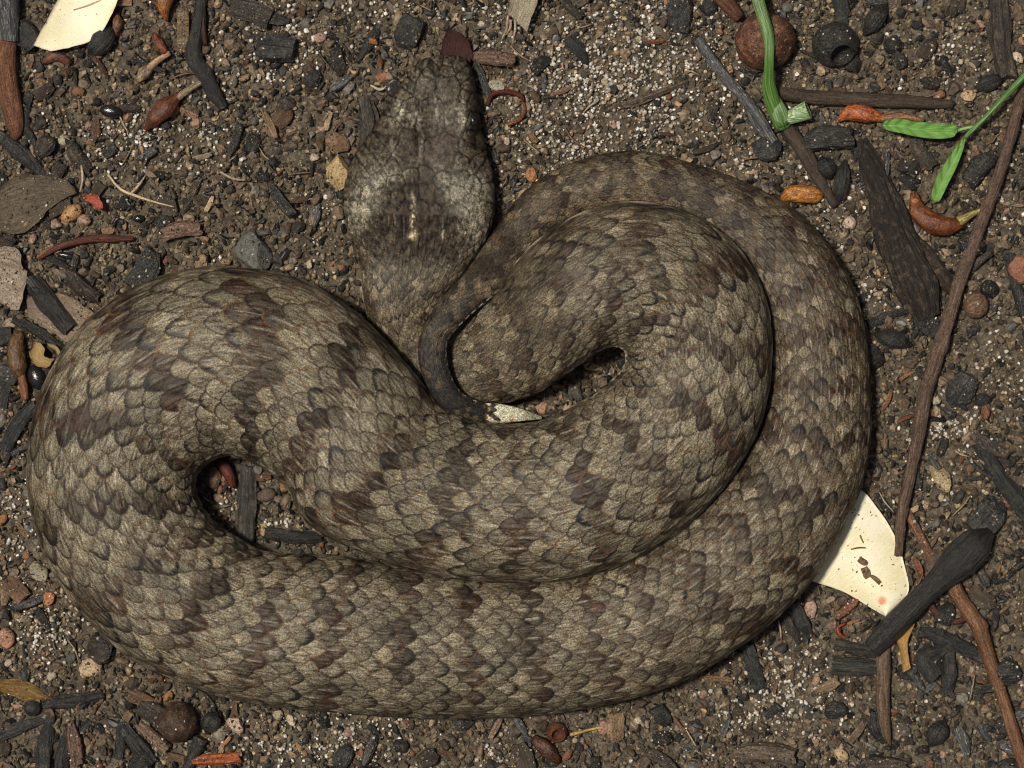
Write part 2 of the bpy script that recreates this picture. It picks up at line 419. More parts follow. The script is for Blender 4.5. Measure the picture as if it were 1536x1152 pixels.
# heights above and below the widest line
h1 = hw * (0.65 - 0.31 * headt); h2 = hw * (0.44 - 0.18 * headt)
fr = np.interp(ti, [0, HEAD0 - 4, HEAD0 + 2, HEAD0 + 6, HEAD0 + 9, HEAD0 + 11, NS - 1], [0, 0, 38, 33, 27, 16, 7])
h1 = np.where(ti > HEAD0 - 4, np.maximum(h1 * (1 - headt) + fr * headt, 3), h1)
fb = np.interp(ti, [0, HEAD0 - 4, HEAD0 + 2, HEAD0 + 9, NS - 2, NS - 1], [0, 0, 26, 22, 18, 12])
h2 = np.where(ti > HEAD0 - 4, np.maximum(h2 * (1 - headt) + fb * headt, 3), h2)
zw = h2 + lift + 1.0
kk = (D - zw) / D
Aw = np.stack([(A2[:, 0] - 768) * kk, (576 - A2[:, 1]) * kk], 1); Bw = np.stack([(B2[:, 0] - 768) * kk, (576 - B2[:, 1]) * kk], 1)
C = (Aw + Bw) / 2; ed = (Bw - Aw); wid = np.linalg.norm(ed, axis=1) / 2; ed /= (2 * wid)[:, None]
C3 = np.column_stack([C, zw])
dC = np.linalg.norm(np.diff(C, axis=0), axis=1)
slen = np.concatenate([[0], np.cumsum(dC)])
# profile by arc length
ex = 2.25
phi = np.linspace(0, 2 * np.pi, 4001)
def prof(ex_, top, bot):
    c, s_ = np.cos(phi), np.sin(phi)
    r = (np.abs(c) ** ex_ + np.abs(s_) ** ex_) ** (-1 / ex_)
    return r * c, np.where(s_ > 0, top, bot) * r * s_
px_, pz_ = prof(ex, 0.60, 0.40)
al = np.concatenate([[0], np.cumsum(np.hypot(np.diff(px_), np.diff(pz_)))])
half = np.interp(np.pi, phi, al)                          # arc length of the top half, unit half-width
# angles: dense over the top and flanks, sparse on the belly
nt_, nb_ = 215, 26
top_arc = np.linspace(-0.16 * half, 1.16 * half, nt_)
tot = al[-1]
bel = np.linspace(1.16 * half, tot - 0.16 * half, nb_ + 2)[1:-1]
arc = np.concatenate([top_arc, bel]); NA = len(arc)
ph = np.interp(np.mod(arc, tot), al, phi)
nrow_r = np.interp(ti, [0, 4, 10, 16, 24, 34, 54, 62], [7.5, 8, 10, 14, 17.5, 19, 19, 21.0])
vrow = (arc / half - 0.5) * 18.0                           # scale rows, 0 on the spine; grows from the B edge to the A edge
cphi, sphi = np.cos(ph), np.sin(ph)
exr = ex + 0.75 * headt * (1 - 0.4 * snt)
cc = np.abs(cphi)[None, :]; sss = np.abs(sphi)[None, :]
rr_ = (cc ** exr[:, None] + sss ** exr[:, None]) ** (-1 / exr[:, None])
PXX = rr_ * cphi[None, :]; PZ = rr_ * sphi[None, :]
# low frequency swelling of the muscles
lf = fbm(np.stack([np.repeat(slen / 60, NA), np.tile(np.cos(ph) * 1.0, NR), np.tile(np.sin(ph), NR)], 1), 2, 21).reshape(NR, NA)
sw = 1 + 0.035 * lf * (1 - headt[:, None])
X = C[:, 0][:, None] + ed[:, 0][:, None] * PXX * wid[:, None] * sw
Y = C[:, 1][:, None] + ed[:, 1][:, None] * PXX * wid[:, None] * sw
Zt = np.where(PZ > 0, PZ * h1[:, None] * sw, PZ * h2[:, None])
Z = zw[:, None] + Zt
# --- base position and smooth normal
Pm = np.stack([X, Y, Z], -1)
du = np.gradient(Pm, axis=0); dv = (np.roll(Pm, -1, 1) - np.roll(Pm, 1, 1))
nrm = np.cross(dv, du); nrm /= np.linalg.norm(nrm, axis=2)[:, :, None] + 1e-9
ctr = C3[:, None, :]; flip = np.sign(((Pm - ctr) * nrm).sum(2)); 
flip = np.where(flip == 0, 1, flip); nrm *= np.sign(np.median(flip))

# --- scale lattice
rw = half * hw / nrow_r
pitch = 2.15 * np.maximum(rw, 2.5)
uu = np.concatenate([[0], np.cumsum(dC / (0.5 * (pitch[1:] + pitch[:-1])))])
U = np.repeat(uu[:, None], NA, 1); Vv = vrow[None, :] * (nrow_r / 18.0)[:, None]
# local irregularity of the rows
wob = fbm(np.stack([(U * 0.45).ravel(), (Vv * 0.35).ravel(), np.zeros(U.size)], 1), 2, 33).reshape(U.shape)
wob2 = fbm(np.stack([(U * 0.45).ravel(), (Vv * 0.35).ravel(), np.ones(U.size) * 9.3], 1), 2, 37).reshape(U.shape)
Uw = U + 0.34 * wob; Vw = Vv + 0.30 * wob2
HB = 1.0; TL = 0.76
best = np.full(U.shape, -9.0); bi = np.zeros(U.shape); bj = np.zeros(U.shape); ba = np.zeros(U.shape); bb = np.zeros(U.shape); be = np.zeros(U.shape)
j0 = np.floor(Vw)
for dj in (0, 1):
    j = j0 + dj; off = 0.5 * np.mod(j, 2)
    b = Vw - j
    i0 = np.floor(Uw - off)
    for di in (-1, 0, 1):
        i = i0 + di; a = Uw - (i + off)
        jit = _h(i.ravel().astype(np.int64), j.ravel().astype(np.int64), np.zeros(i.size, np.int64), 3).reshape(i.shape)
        tl = TL * (0.94 + 0.12 * jit)
        an = np.clip(-a / tl, 0, 5)
        q = (np.abs(b) / HB) ** 1.75 + an ** 1.9
        inside = (q < 1) & (a < 0.62)
        h = -a * 1.0 + 0.14 * jit
        h = np.where(inside, h, -9)
        up = h > best
        best = np.where(up, h, best); bi = np.where(up, i, bi); bj = np.where(up, j, bj); ba = np.where(up, a, ba); bb = np.where(up, b, bb)
        be = np.where(up, 1 - np.sqrt(np.clip(q, 0, 1)), be)
best = np.where(best < -5, -0.5, best)
def hid(seed): return _h(bi.ravel().astype(np.int64), bj.ravel().astype(np.int64), np.full(bi.size, 1, np.int64), seed).reshape(bi.shape)
r1, r2, r3, r4 = hid(101), hid(202), hid(303), hid(404)
keel = np.exp(-(bb / 0.10) ** 2) * sstep(0.62, 0.2, ba) * sstep(-0.62, -0.42, ba)
amp = np.clip(rw / 18, 0.15, 1.2)[:, None]
dome = sstep(0, 0.35, be)
Hs = amp * (1.9 * best + 1.1 * keel + 1.3 * dome)
rid = fbm(np.stack([(ba * 2.2).ravel() + r1.ravel() * 50, (bb * 9 * (1 - 0.25 * ba)).ravel(), r2.ravel() * 50], 1), 2, 51).reshape(U.shape)
Hs += amp * 0.6 * rid

# --- head plates from hand placed seeds
seeds = [(655,88),(636,94),(674,93),(648,101),(690,98),(644,108),(672,108),(622,112),(696,112),(637,128),(672,130),(612,128),(704,128),
 (606,142),(700,146),(646,178),(614,170),(682,176),(597,160),(708,150),(706,186),(590,194),(708,206),(613,226),(660,228),(588,214),(702,224),
 (574,232),(590,250),(560,250),(692,244),(712,250),(724,262),(545,268),(568,272),(594,274),(617,262),(640,262),(664,268),(690,268),(710,280),(729,290),
 (532,290),(552,292),(575,296),(598,298),(620,290),(642,288),(664,294),(686,292),(706,304),(724,314),(530,312),(546,316),(566,320),(588,320),(610,314),(632,312),(654,316),(676,316),(696,326),(716,334),
 (540,338),(558,342),(578,342),(598,338),(620,336),(642,336),(664,340),(686,346),(706,356),(536,362)]
seeds = np.array(seeds, float); swt = np.zeros(len(seeds))
for (a_, b_), w_ in (((646,178),13),((614,170),7),((682,176),9),((613,226),13),((660,228),14),((637,128),5),((672,130),6)):
    swt[np.argmin(np.hypot(seeds[:, 0] - a_, seeds[:, 1] - b_))] = w_
hrows = np.where(ti > HEAD0 - 1.5)[0]
h0 = hrows[0]
kz = (D - Z[h0:]) / D
hx = X[h0:] / kz + 768; hy = 576 - Y[h0:] / kz
wx = 5 * n2(hx.ravel(), hy.ravel(), 14, 2, 61).reshape(hx.shape); wy = 5 * n2(hx.ravel(), hy.ravel(), 14, 2, 62).reshape(hx.shape)
d2 = np.hypot((hx + wx)[..., None] - seeds[:, 0], ((hy + wy)[..., None] - seeds[:, 1]) * 0.8) - swt
o2 = np.argpartition(d2, 2, axis=-1)[..., :2]; dd = np.take_along_axis(d2, o2, -1)
swp = dd[..., 0] > dd[..., 1]; i1 = np.where(swp, o2[..., 1], o2[..., 0]); dmin = dd.min(-1); dmax = dd.max(-1)
edgeh = (dmax - dmin)
plate = sstep(336, 300, hy)                               # 1 in front, 0 on the neck
hplate = 1.1 * sstep(0, 5, edgeh) + 1.2 * n2(hx.ravel(), hy.ravel(), 5, 2, 64).reshape(hx.shape)
Hs[h0:] = Hs[h0:] * (1 - plate) + hplate * plate
# brow ridges, furrow along the crown, jaw bulges
def g2(x, y, cx, cy, sx, sy, rot=0.0):
    c, s_ = math.cos(rot), math.sin(rot); X_ = (x - cx) * c + (y - cy) * s_; Y_ = -(x - cx) * s_ + (y - cy) * c
    return np.exp(-(X_ / sx) ** 2 - (Y_ / sy) ** 2)
facing = np.clip(PZ[h0:], 0, 1) ** 0.5
bulge = 9 * g2(hx, hy, 603, 172, 9, 26, 0.32) + 9 * g2(hx, hy, 694, 178, 10, 26, -0.1) - 6 * g2(hx, hy, 646, 176, 13, 40) \
    + 8 * g2(hx, hy, 560, 285, 26, 60, 0.2) + 8 * g2(hx, hy, 706, 290, 24, 60, -0.15) - 2 * g2(hx, hy, 632, 300, 26, 90) \
    - 6 * g2(hx, hy, 586, 212, 8, 26, 0.5) - 5 * g2(hx, hy, 716, 206, 6, 20) - 3 * g2(hx, hy, 628, 215, 4, 34, -0.1) + 3 * g2(hx, hy, 656, 118, 26, 16)
Hs[h0:] += bulge * facing
mask_belly = np.zeros(NA); mask_belly[nt_:] = 1
Hs = Hs * (1 - mask_belly)[None, :]
endf = sstep(0, 1.2, ti)[:, None]
Pm = Pm + nrm * (Hs * endf)[..., None]

# --- skin colour, with shade of flanks and head sides painted in
def lerp(a, b, t): return a + (b - a) * t[..., None]
def cst(c): return np.broadcast_to(np.array(c, float), U.shape + (3,))
uc = bi + 0.5 * np.mod(bj, 2)
tailness = sstep(26, 8, ti)[:, None] * np.ones_like(U)
hind = sstep(36, 22, ti)[:, None] * np.ones_like(U)
front = sstep(60, 72, ti)[:, None] * np.ones_like(U)
light = cst((0.150, 0.132, 0.097)); light = lerp(light, cst((0.090, 0.073, 0.050)), hind * 0.95); light = lerp(light, cst((0.106, 0.087, 0.060)), front * 0.85)
c = light * (0.72 + 0.42 * r1)[..., None]
c = lerp(c, cst((0.21, 0.185, 0.135)), ((r2 > 0.92) * 0.6))
P_ = 2.95; wjit = 0.38 * (fbm(np.stack([(uc * 0.3).ravel(), (bj * 0.25).ravel(), np.zeros(uc.size)], 1), 2, 71).reshape(U.shape))
phs = np.mod(uc + wjit + 0.04 * np.abs(bj), P_)
band = (phs < 0.85) * 1.0; band2 = ((phs >= 0.85) & (phs < 1.5)) * 1.0; band3 = ((phs > 1.5) & (phs < 2.1)) * 1.0
maroon = cst((0.016, 0.009, 0.0065)); black = cst((0.014, 0.014, 0.016))
c = lerp(c, lerp(maroon, cst((0.046, 0.019, 0.013)), r3 ** 2), band * (r4 < 0.68) * np.clip(0.62 + 0.45 * hid(505) + 1.8 * rid, 0, 1) * (0.9 - 0.35 * front))
pc_ = np.mod(Uw + 0.3 * wjit + 0.04 * np.abs(Vw) + 0.25, P_); bc_ = sstep(0.15, 0.4, pc_) * sstep(1.1, 0.8, pc_)
c = lerp(c, cst((0.030, 0.019, 0.013)), bc_ * np.clip(0.30 + 1.2 * rid, 0, 1))
c = lerp(c, maroon, band2 * (r4 < 0.32) * 0.5)
c = lerp(c, cst((0.21, 0.18, 0.125)), ((phs > 1.0) & (phs < 1.6)) * (r4 > 0.5) * 0.6)
tip = sstep(-0.10, -0.42, ba + 0.45 * rid) * sstep(0.42, 0.10, be + 0.4 * rid)
tipf = np.where(band3 * (r3 < 0.6) + band * (r2 < 0.4) + (r2 < 0.06) > 0, 1.0, 0.0)
c = lerp(c, black, np.clip(tip * tipf * (0.5 + 0.5 * r4) + tip * 0.10, 0, 1))
kl = np.exp(-(bb / 0.075) ** 2) * sstep(0.5, 0.1, ba) * sstep(-0.6, -0.3, ba) * (0.25 + 0.75 * (r1 > 0.55)) * (1 - tailness) * (1 - 0.6 * front)
c = lerp(c, cst((0.26, 0.24, 0.205)), kl * 0.6)
# dusky mottling where the coils bend and on neck and tail
mot = fbm(np.stack([X.ravel() / 16, Y.ravel() / 16, np.zeros(X.size)], 1), 3, 81).reshape(U.shape)
c = c * (1 + 0.55 * mot)[..., None]
dm2 = sstep(0.02, 0.25, fbm(np.stack([X.ravel() / 30, Y.ravel() / 30, np.zeros(X.size)], 1), 3, 83).reshape(U.shape))
c = lerp(c, c * 0.45, dm2 * np.maximum(tailness * 0.8, front * 0.55))
c = lerp(c, cst((0.050, 0.038, 0.027)), tailness * 0.15)
tb = sstep(-0.02, 0.10, fbm(np.stack([(uc * 0.42).ravel(), (bj * 0.16).ravel(), np.full(uc.size, 4.4)], 1), 2, 72).reshape(U.shape))
c = lerp(c, cst((0.022, 0.017, 0.014)), tailness * tb * 0.75)
c = lerp(c, cst((0.15, 0.115, 0.075)), tailness * (1 - tb) * (r1 > 0.6) * 0.5)
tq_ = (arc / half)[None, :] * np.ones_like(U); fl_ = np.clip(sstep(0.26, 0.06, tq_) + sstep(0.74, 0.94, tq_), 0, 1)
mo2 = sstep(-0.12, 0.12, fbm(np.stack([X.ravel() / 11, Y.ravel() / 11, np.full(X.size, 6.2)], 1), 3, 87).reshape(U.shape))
c = lerp(c, c * np.array([0.50, 0.47, 0.46]), fl_ * mo2 * 0.8)                     # dark flank mottling, part skin colour, part painted-in side shade
# thin rust coloured skin between scales
line = sstep(0.13, 0.035, be)
rust = cst((0.135, 0.070, 0.032))
c = lerp(c, lerp(cst((0.018, 0.013, 0.010)), rust, sstep(0.35, 1.0, r1) * 0.8), line * (0.92 - 0.4 * np.maximum(front, tailness)))
# pale lowest row beside the belly scutes; white and yellow tail tip
edgeB = sstep(-7.9, -8.8, Vv); edgeA = sstep(8.8, 9.6, Vv)
palef = (r1 > 0.45) * 1.0
c = lerp(c, cst((0.55, 0.50, 0.42)), edgeB * palef * sstep(0.1, -0.3, ba) * sstep(12.5, 10.5, ti)[:, None] * sstep(2, 4, ti)[:, None])
tpos = (arc / half)[None, :] * np.ones_like(U)
c = lerp(c, cst((0.60, 0.57, 0.50)), sstep(0.15, 0.12, tpos) * sstep(0.02, 0.045, tpos) * (np.abs(ba) < 0.36) * sstep(12, 11, ti)[:, None] * sstep(3.2, 3.6, ti)[:, None] * (r4 > 0.15))
c = lerp(c, cst((0.42, 0.38, 0.30)), np.clip(edgeA + sstep(-8.8, -9.6, Vv), 0, 1) * palef * 0.8)
tipw = sstep(2.45, 2.2, ti + 0.25 * (r1[:, 0:1] - 0.5))[:, None] * np.ones_like(U) if False else sstep(2.55, 2.35, ti[:, None] + 0.9 * (r1 - 0.5) * (np.abs(Vv) < 3.4))
wh = lerp(cst((0.62, 0.62, 0.50)), cst((0.45, 0.26, 0.06)), np.clip(sstep(-4.0, -7, Vv) + (mot > 0.16), 0, 1) * 0.7)
wh = wh * (0.8 + 0.3 * r2)[..., None]; wh = lerp(wh, cst((0.20, 0.15, 0.08)), line * 0.6)
c = lerp(c, wh, tipw)
ktip = sstep(13, 5, ti)[:, None] * (1 - tipw); c = lerp(c, cst((0.018, 0.017, 0.018)), ktip * (0.55 + 0.4 * (r1 < 0.75)))
# head and neck colours
hc = np.broadcast_to(np.array((0.062, 0.051, 0.038)), hx.shape + (3,)).copy()
hm = fbm(np.stack([hx.ravel() / 7, hy.ravel() / 12, np.zeros(hx.size)], 1), 3, 91).reshape(hx.shape)
hs = fbm(np.stack([hx.ravel() / 2.6, hy.ravel() / 9, np.zeros(hx.size)], 1), 2, 95).reshape(hx.shape)
hg = fbm(np.stack([hx.ravel() / 3.0, hy.ravel() / 4.0, np.zeros(hx.size)], 1), 2, 97).reshape(hx.shape)
hc *= np.clip(1 + 0.8 * hm + 0.4 * hs, 0.2, 3)[..., None]
def paint(cx, cy, sx, sy, rot, colr, f):
    global hc
    g = np.clip(g2(hx, hy, cx, cy, sx, sy, rot) * 1.3, 0, 1) * f * np.clip(0.95 + 1.8 * hm, 0, 1); hc = hc + (np.array(colr) - hc) * g[..., None]
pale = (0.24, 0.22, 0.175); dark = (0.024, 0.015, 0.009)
paint(632, 335, 50, 84, 0, dark, 1.0); paint(634, 268, 26, 30, 0, dark, .85); paint(632, 310, 40, 50, 0, dark, .9); paint(718, 168, 9, 52, 0, dark, .8); paint(588, 146, 7, 40, .38, dark, .6); paint(560, 340, 26, 22, 0, dark, .5); paint(690, 380, 30, 26, 0, dark, .7)  # dark crown markings, plus shade painted along both sides of the head
paint(548, 300, 20, 46, .5, pale, .75); paint(582, 268, 34, 9, -.45, pale, .7); paint(676, 282, 12, 34, -.5, pale, .7); paint(712, 330, 18, 44, 0, pale, .65); paint(706, 278, 22, 20, 0, (0.2, 0.19, 0.16), .5)
paint(600, 168, 11, 18, .3, pale, .85); paint(694, 176, 9, 22, 0, pale, .7); paint(622, 176, 8, 10, 0, pale, .5); paint(668, 176, 6, 12, 0, pale, .5)
paint(632, 204, 62, 12, 0, dark, .8); paint(664, 222, 22, 30, 0, (0.040, .028, .020), .85); paint(612, 225, 20, 28, 0, (0.040, .028, .020), .8); paint(648, 180, 12, 30, 0, (0.045, .034, .025), .7)
paint(600, 425, 44, 22, 0, pale, .38); paint(668, 420, 20, 20, .4, pale, .4); paint(600, 460, 40, 10, 0, dark, .6); paint(610, 500, 40, 22, 0, (0.17, .135, .09), .6)
hc = hc + (np.array((0.40, 0.34, 0.24)) - hc) * (g2(hx + 7 * hm, hy, 619, 318, 2.3, 27, .03) * np.clip(0.75 + 3 * hg, 0, 1))[..., None]; paint(620, 352, 5, 6, 0, (0.45, 0.38, 0.24), .9); paint(592, 410, 6, 4, 0, dark, .9); paint(620, 410, 6, 4, 0, dark, .9)
paint(592, 330, 1.6, 18, 0, (0.09, 0.085, 0.08), .6); paint(606, 336, 1.4, 14, 0, (0.09, 0.085, 0.08), .6); paint(664, 346, 1.5, 14, 0, (0.2, 0.2, 0.2), .6); paint(690, 380, 2, 9, 0, (0.2, 0.2, 0.2), .6)
paint(590, 230, 2, 16, -.1, (0.17, 0.16, 0.145), .7); paint(630, 228, 2, 18, .2, (0.17, 0.16, 0.145), .7); paint(686, 232, 2, 16, .15, (0.17, 0.16, 0.145), .6); paint(655, 168, 1.8, 22, -.15, (0.17, 0.16, 0.145), .6)
shade_r = sstep(699, 708, hx + 1.5 * wx) * sstep(236, 214, hy); hc = hc + (np.array((0.020, 0.015, 0.011)) - hc) * (shade_r * 0.85)[..., None]  # shade on the right side of the head, painted into the colour
sl_ = 600 - (hy - 110) * 0.42; shade_l = sstep(sl_ + 6, sl_ - 3, hx) * sstep(214, 196, hy); hc = hc + (np.array((0.022, 0.016, 0.012)) - hc) * (shade_l * 0.7)[..., None]  # same painted shade down the left side of the snout
pcell = _h(i1.astype(np.int64), i1.astype(np.int64) * 0, i1.astype(np.int64) * 0, 5)
hc *= (0.9 + 0.2 * pcell * plate + 0.18 * (1 - plate))[..., None]
eline = sstep(2.6, 0.9, edgeh) * plate * np.clip(0.95 + 1.5 * hm, 0.4, 1)
hc = hc * np.clip(1 + 2.4 * hg + 0.5 * hs, 0.25, 2.3)[..., None]
hc = hc * (1 - 0.80 * eline)[..., None]
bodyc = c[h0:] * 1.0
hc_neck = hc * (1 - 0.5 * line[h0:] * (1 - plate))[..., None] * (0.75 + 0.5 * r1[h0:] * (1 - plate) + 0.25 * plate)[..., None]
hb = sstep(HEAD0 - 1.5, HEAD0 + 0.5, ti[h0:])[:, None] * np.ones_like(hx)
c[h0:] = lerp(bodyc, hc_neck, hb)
c = np.clip(c, 0.004, 0.9)
sc_attr = np.stack([ba, bb, r1 * 1.0], -1)
headw = np.zeros(U.shape); headw[h0:] = plate
tipm = (tipw > 0.5) * 1.0

def snake_material():
    m, nt, b = new_mat('snake_skin')
    ca = N(nt, 'ShaderNodeAttribute', attribute_name='pigment_and_shade')
    st = attr_vec(nt, 'sc', (2.0, 5.0, 57.0)); f = noise(nt, st, 1, 3, 0.7)
    hw_ = N(nt, 'ShaderNodeAttribute', attribute_name='plate')
    g = attr_vec(nt, 'gr', (1, 1, 1))
    sp = noise(nt, g, 0.42, 3, 0.8); sp2 = noise(nt, g, 0.16, 3, 0.6)
    fm = ramp(nt, f, [(0.36, (0.32, 0.28, 0.26)), (0.46, (0.86, 0.84, 0.83)), (0.56, (1.05, 1.05, 1.05)), (0.68, (1.65, 1.65, 1.62))])
    fm = mix(nt, fm, (1.0, 1.0, 1.0), hw_.outputs['Fac'])
    c = mix(nt, ca.outputs['Color'], fm, 1.0, 'MULTIPLY')
    c = mix(nt, c, ramp(nt, sp, [(0.38, (0.40, 0.38, 0.36)), (0.5, (0.95, 0.95, 0.95)), (0.62, (1.62, 1.58, 1.48))]), 1.0, 'MULTIPLY')
    c = mix(nt, c, ramp(nt, sp2, [(0.35, (0.8, 0.8, 0.82)), (0.65, (1.2, 1.18, 1.12))]), 1.0, 'MULTIPLY')
    nt.links.new(c, b.inputs['Base Color'])
    b.inputs['Specular IOR Level'].default_value = 0.16
    rr = ramp(nt, sp, [(0.35, (0.38,) * 3), (0.65, (0.60,) * 3)]); nt.links.new(rr, b.inputs['Roughness'])
    n1 = bump(nt, b, f, 1.2, 0.35); bump(nt, b, sp, 0.8, 0.25, n1)
    return m

Vs = Pm.reshape(-1, 3)
grs = Vs.copy()
Fs = grid_faces(NR, NA)
# end caps
nv = len(Vs); Vs = np.vstack([Vs, Pm[0].mean(0), Pm[-1].mean(0) + [0, 0, 0]]); grs = np.vstack([grs, grs[0], grs[-1]])
def ext2(a): a = a.reshape(nv, -1); return np.vstack([a, a[0], a[-1]])
k = np.arange(NA); k2 = (k + 1) % NA; bN = (NR - 1) * NA
pig_and_shade = ext2(np.concatenate([c, np.ones(U.shape + (1,))], -1))
tri = np.vstack([np.stack([np.full(NA, nv), k2, k], 1), np.stack([np.full(NA, nv + 1), bN + k, bN + k2], 1)])
# quads as numpy plus caps as degenerate-free triangles: store all as triangles only for the caps
me = bpy.data.meshes.new('snake_body')
me.vertices.add(len(Vs)); me.vertices.foreach_set('co', (Vs * S).astype(np.float32).ravel())
loops = np.concatenate([Fs.ravel(), tri.ravel()]).astype(np.int32)
me.loops.add(len(loops)); me.loops.foreach_set('vertex_index', loops)
nq, ntr = len(Fs), len(tri)
me.polygons.add(nq + ntr)
ls = np.concatenate([np.arange(nq) * 4, nq * 4 + np.arange(ntr) * 3]).astype(np.int32)
me.polygons.foreach_set('loop_start', ls); me.polygons.foreach_set('loop_total', np.concatenate([np.full(nq, 4), np.full(ntr, 3)]).astype(np.int32))
me.update(calc_edges=True); me.polygons.foreach_set('use_smooth', np.ones(nq + ntr, bool))
for nm, ty, arr in (('pigment_and_shade', 'FLOAT_COLOR', pig_and_shade), ('sc', 'FLOAT_VECTOR', ext2(sc_attr)), ('gr', 'FLOAT_VECTOR', grs), ('plate', 'FLOAT', ext2(headw))):
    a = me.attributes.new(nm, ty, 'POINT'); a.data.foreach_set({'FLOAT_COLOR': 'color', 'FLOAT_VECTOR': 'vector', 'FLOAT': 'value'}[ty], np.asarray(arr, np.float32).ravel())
me.materials.append(snake_material())
print('snake rings', NR, 'x', NA, 'faces', nq, 'u', uu[-1])
snake = link('snake', None, loc=(0, 0, 0))
tag(snake, 'thick grey brown banded snake lying coiled on the soil', 'snake')
body = link('body', me, snake)
def eye(px, py, z):
    x, y = PX(px, py, z); Ve, Fe = ico(3)
    o = link('eye', mesh_data('eye', Ve * [6, 9, 6], Fe, M['glossyseed']), snake, loc=(x, y, z), color=(1, 1, 1)); return o
eye(710, 181, 47); eye(580, 172, 34)
for sx, sy in ((640, 92), (680, 91)):
    x, y = PX(sx, sy, 26); Ve, Fe = ico(2)
    link('nostril', mesh_data('nostril', Ve * [2.4, 3, 2], Fe, M['glossyseed']), snake, loc=(x, y, 27))

# occupancy of the ground by the snake, for keeping litter from under it
OCX, OCY, OCS = -1300, -1100, 4
occ = np.zeros((650, 550), bool)
tq = np.linspace(0, 1, 70)
for q in tq:
    p = Aw * (1 - q) + Bw * q
    occ[((p[:, 0] - OCX) / OCS).astype(int), ((p[:, 1] - OCY) / OCS).astype(int)] = True
def under(x, y):
    i = int((x - OCX) / OCS); j = int((y - OCY) / OCS)
    return 0 <= i < 650 and 0 <= j < 550 and occ[i, j]

# ================================================================== HAND PLACED LITTER
def centre(V):
    V = np.asarray(V, float); o = np.array([(V[:, 0].min() + V[:, 0].max()) / 2, (V[:, 1].min() + V[:, 1].max()) / 2, V[:, 2].min()])
    return V - o, o
_seed = [100]
def put(name, V, F, mat, gr=None, parent=None, label=None, cat=None, group=None, color=(1, 1, 1), smooth=True, attrs=None, origin=None):
    V = np.asarray(V, float)
    if parent is None:
        V2, o = centre(V)
    else:
        o = np.zeros(3); V2 = V - np.array(parent['_o'])
    me = mesh_data(name, V2, F, mat, gr, smooth, attrs)
    ob = link(name, me, parent, tuple(o), color=color)
    if label: tag(ob, label, cat, group)
    return ob
def root(name, px, py, label, cat, group=None):
    x, y = PX(px, py); e = link(name, None, loc=(x, y, 0)); e['_o'] = [x, y, 0.0]; tag(e, label, cat, group); e.empty_display_size = 0.005; return e
roots = []
def tube(name, pts, rad, mat, label=None, cat=None, z=None, parent=None, group=None, color=(1, 1, 1), sides=14, flat=0.9, rough=0.12, groove=0.1, ends=0.5, lift_=0.0, lump=0.0, step=4.0):
    _seed[0] += 1
    P = []
    rr = np.interp(np.linspace(0, 1, len(pts)), np.linspace(0, 1, len(rad)), rad)
    for k, p in enumerate(pts):
        zz = p[2] if len(p) > 2 else 0
        x, y = PX(p[0], p[1], 10); P.append((x, y, gh1(x, y) + 0.55 * rr[k] * flat + zz + lift_))
    V, F, g = tube_geo(P, rad, sides, step, flat, rough, groove, _seed[0], ends, lump)
    return put(name, V, F, mat, g, parent, label, cat, group, color, smooth=not (mat in (M['charcoal'], M['ashy'], M['soiled'])))
def blob(name, px, py, rx, ry, rz, mat, label=None, cat=None, rot=0, parent=None, group=None, color=(1, 1, 1), sub=3, noise_=0.12, facets=0, sink=0.45, z=0, freq=1.2):
    _seed[0] += 1
    V, F, g = blob_geo(rx, ry, rz, sub, noise_, facets, _seed[0], freq)
    c_, s_ = math.cos(R(rot)), math.sin(R(rot)); Rm = np.array([[c_, -s_, 0], [s_, c_, 0], [0, 0, 1]])
    x, y = PX(px, py, 8); V = V @ Rm.T + [x, y, gh1(x, y) + rz * (1 - sink) + z]
    return put(name, V, F, mat, g, parent, label, cat, group, color, smooth=facets == 0)
def shard(name, px, py, L, W, H, rot, mat, label=None, cat=None, parent=None, group=None, color=(1, 1, 1), z=0, tilt=0, seed=None, n=11, m=14):
    _seed[0] += 1
    V, F, g = shard_geo(L, W, H, seed or _seed[0], n, m)
    Rm = np.array(Euler((R(tilt), R(tilt * 0.4), R(-rot))).to_matrix())
    x, y = PX(px, py, 8); V = V @ Rm.T + [x, y, gh1(x, y) + H * 0.35 + z]
    return put(name, V, F, mat, g, parent, label, cat, group, color, smooth=False)
def leaf(name, A, B, zf, mat, label=None, cat=None, parent=None, color=(1, 1, 1), nu=40, nv=18, thick=2.0, rag=0.0, spot=None, group=None):
    _seed[0] += 1
    V, F, g, xy = leaf_geo(A, B, zf, nu, nv, thick, rag, _seed[0])
    sp = np.zeros(len(V))
    if spot is not None:
        sx, sy, sr = spot; sp = sstep(sr, sr * 0.35, np.hypot(xy[:, 0] + 768 - sx, 576 - xy[:, 1] - sy)) * 0.85
    return put(name, V, F, mat, g, parent, label, cat, group, color, attrs={'pxy': ('FLOAT_VECTOR', xy), 'spot': ('FLOAT', sp)})
def zg(off, curl=0.0, wav=4.0, seed=0):
    def f(u, v, x, y):
        return np.maximum(gh(x, y) * 0.6, -1) + off + curl * (2 * v - 1) ** 2 + wav * n2(x, y, 60, 2, 200 + seed)
    return f

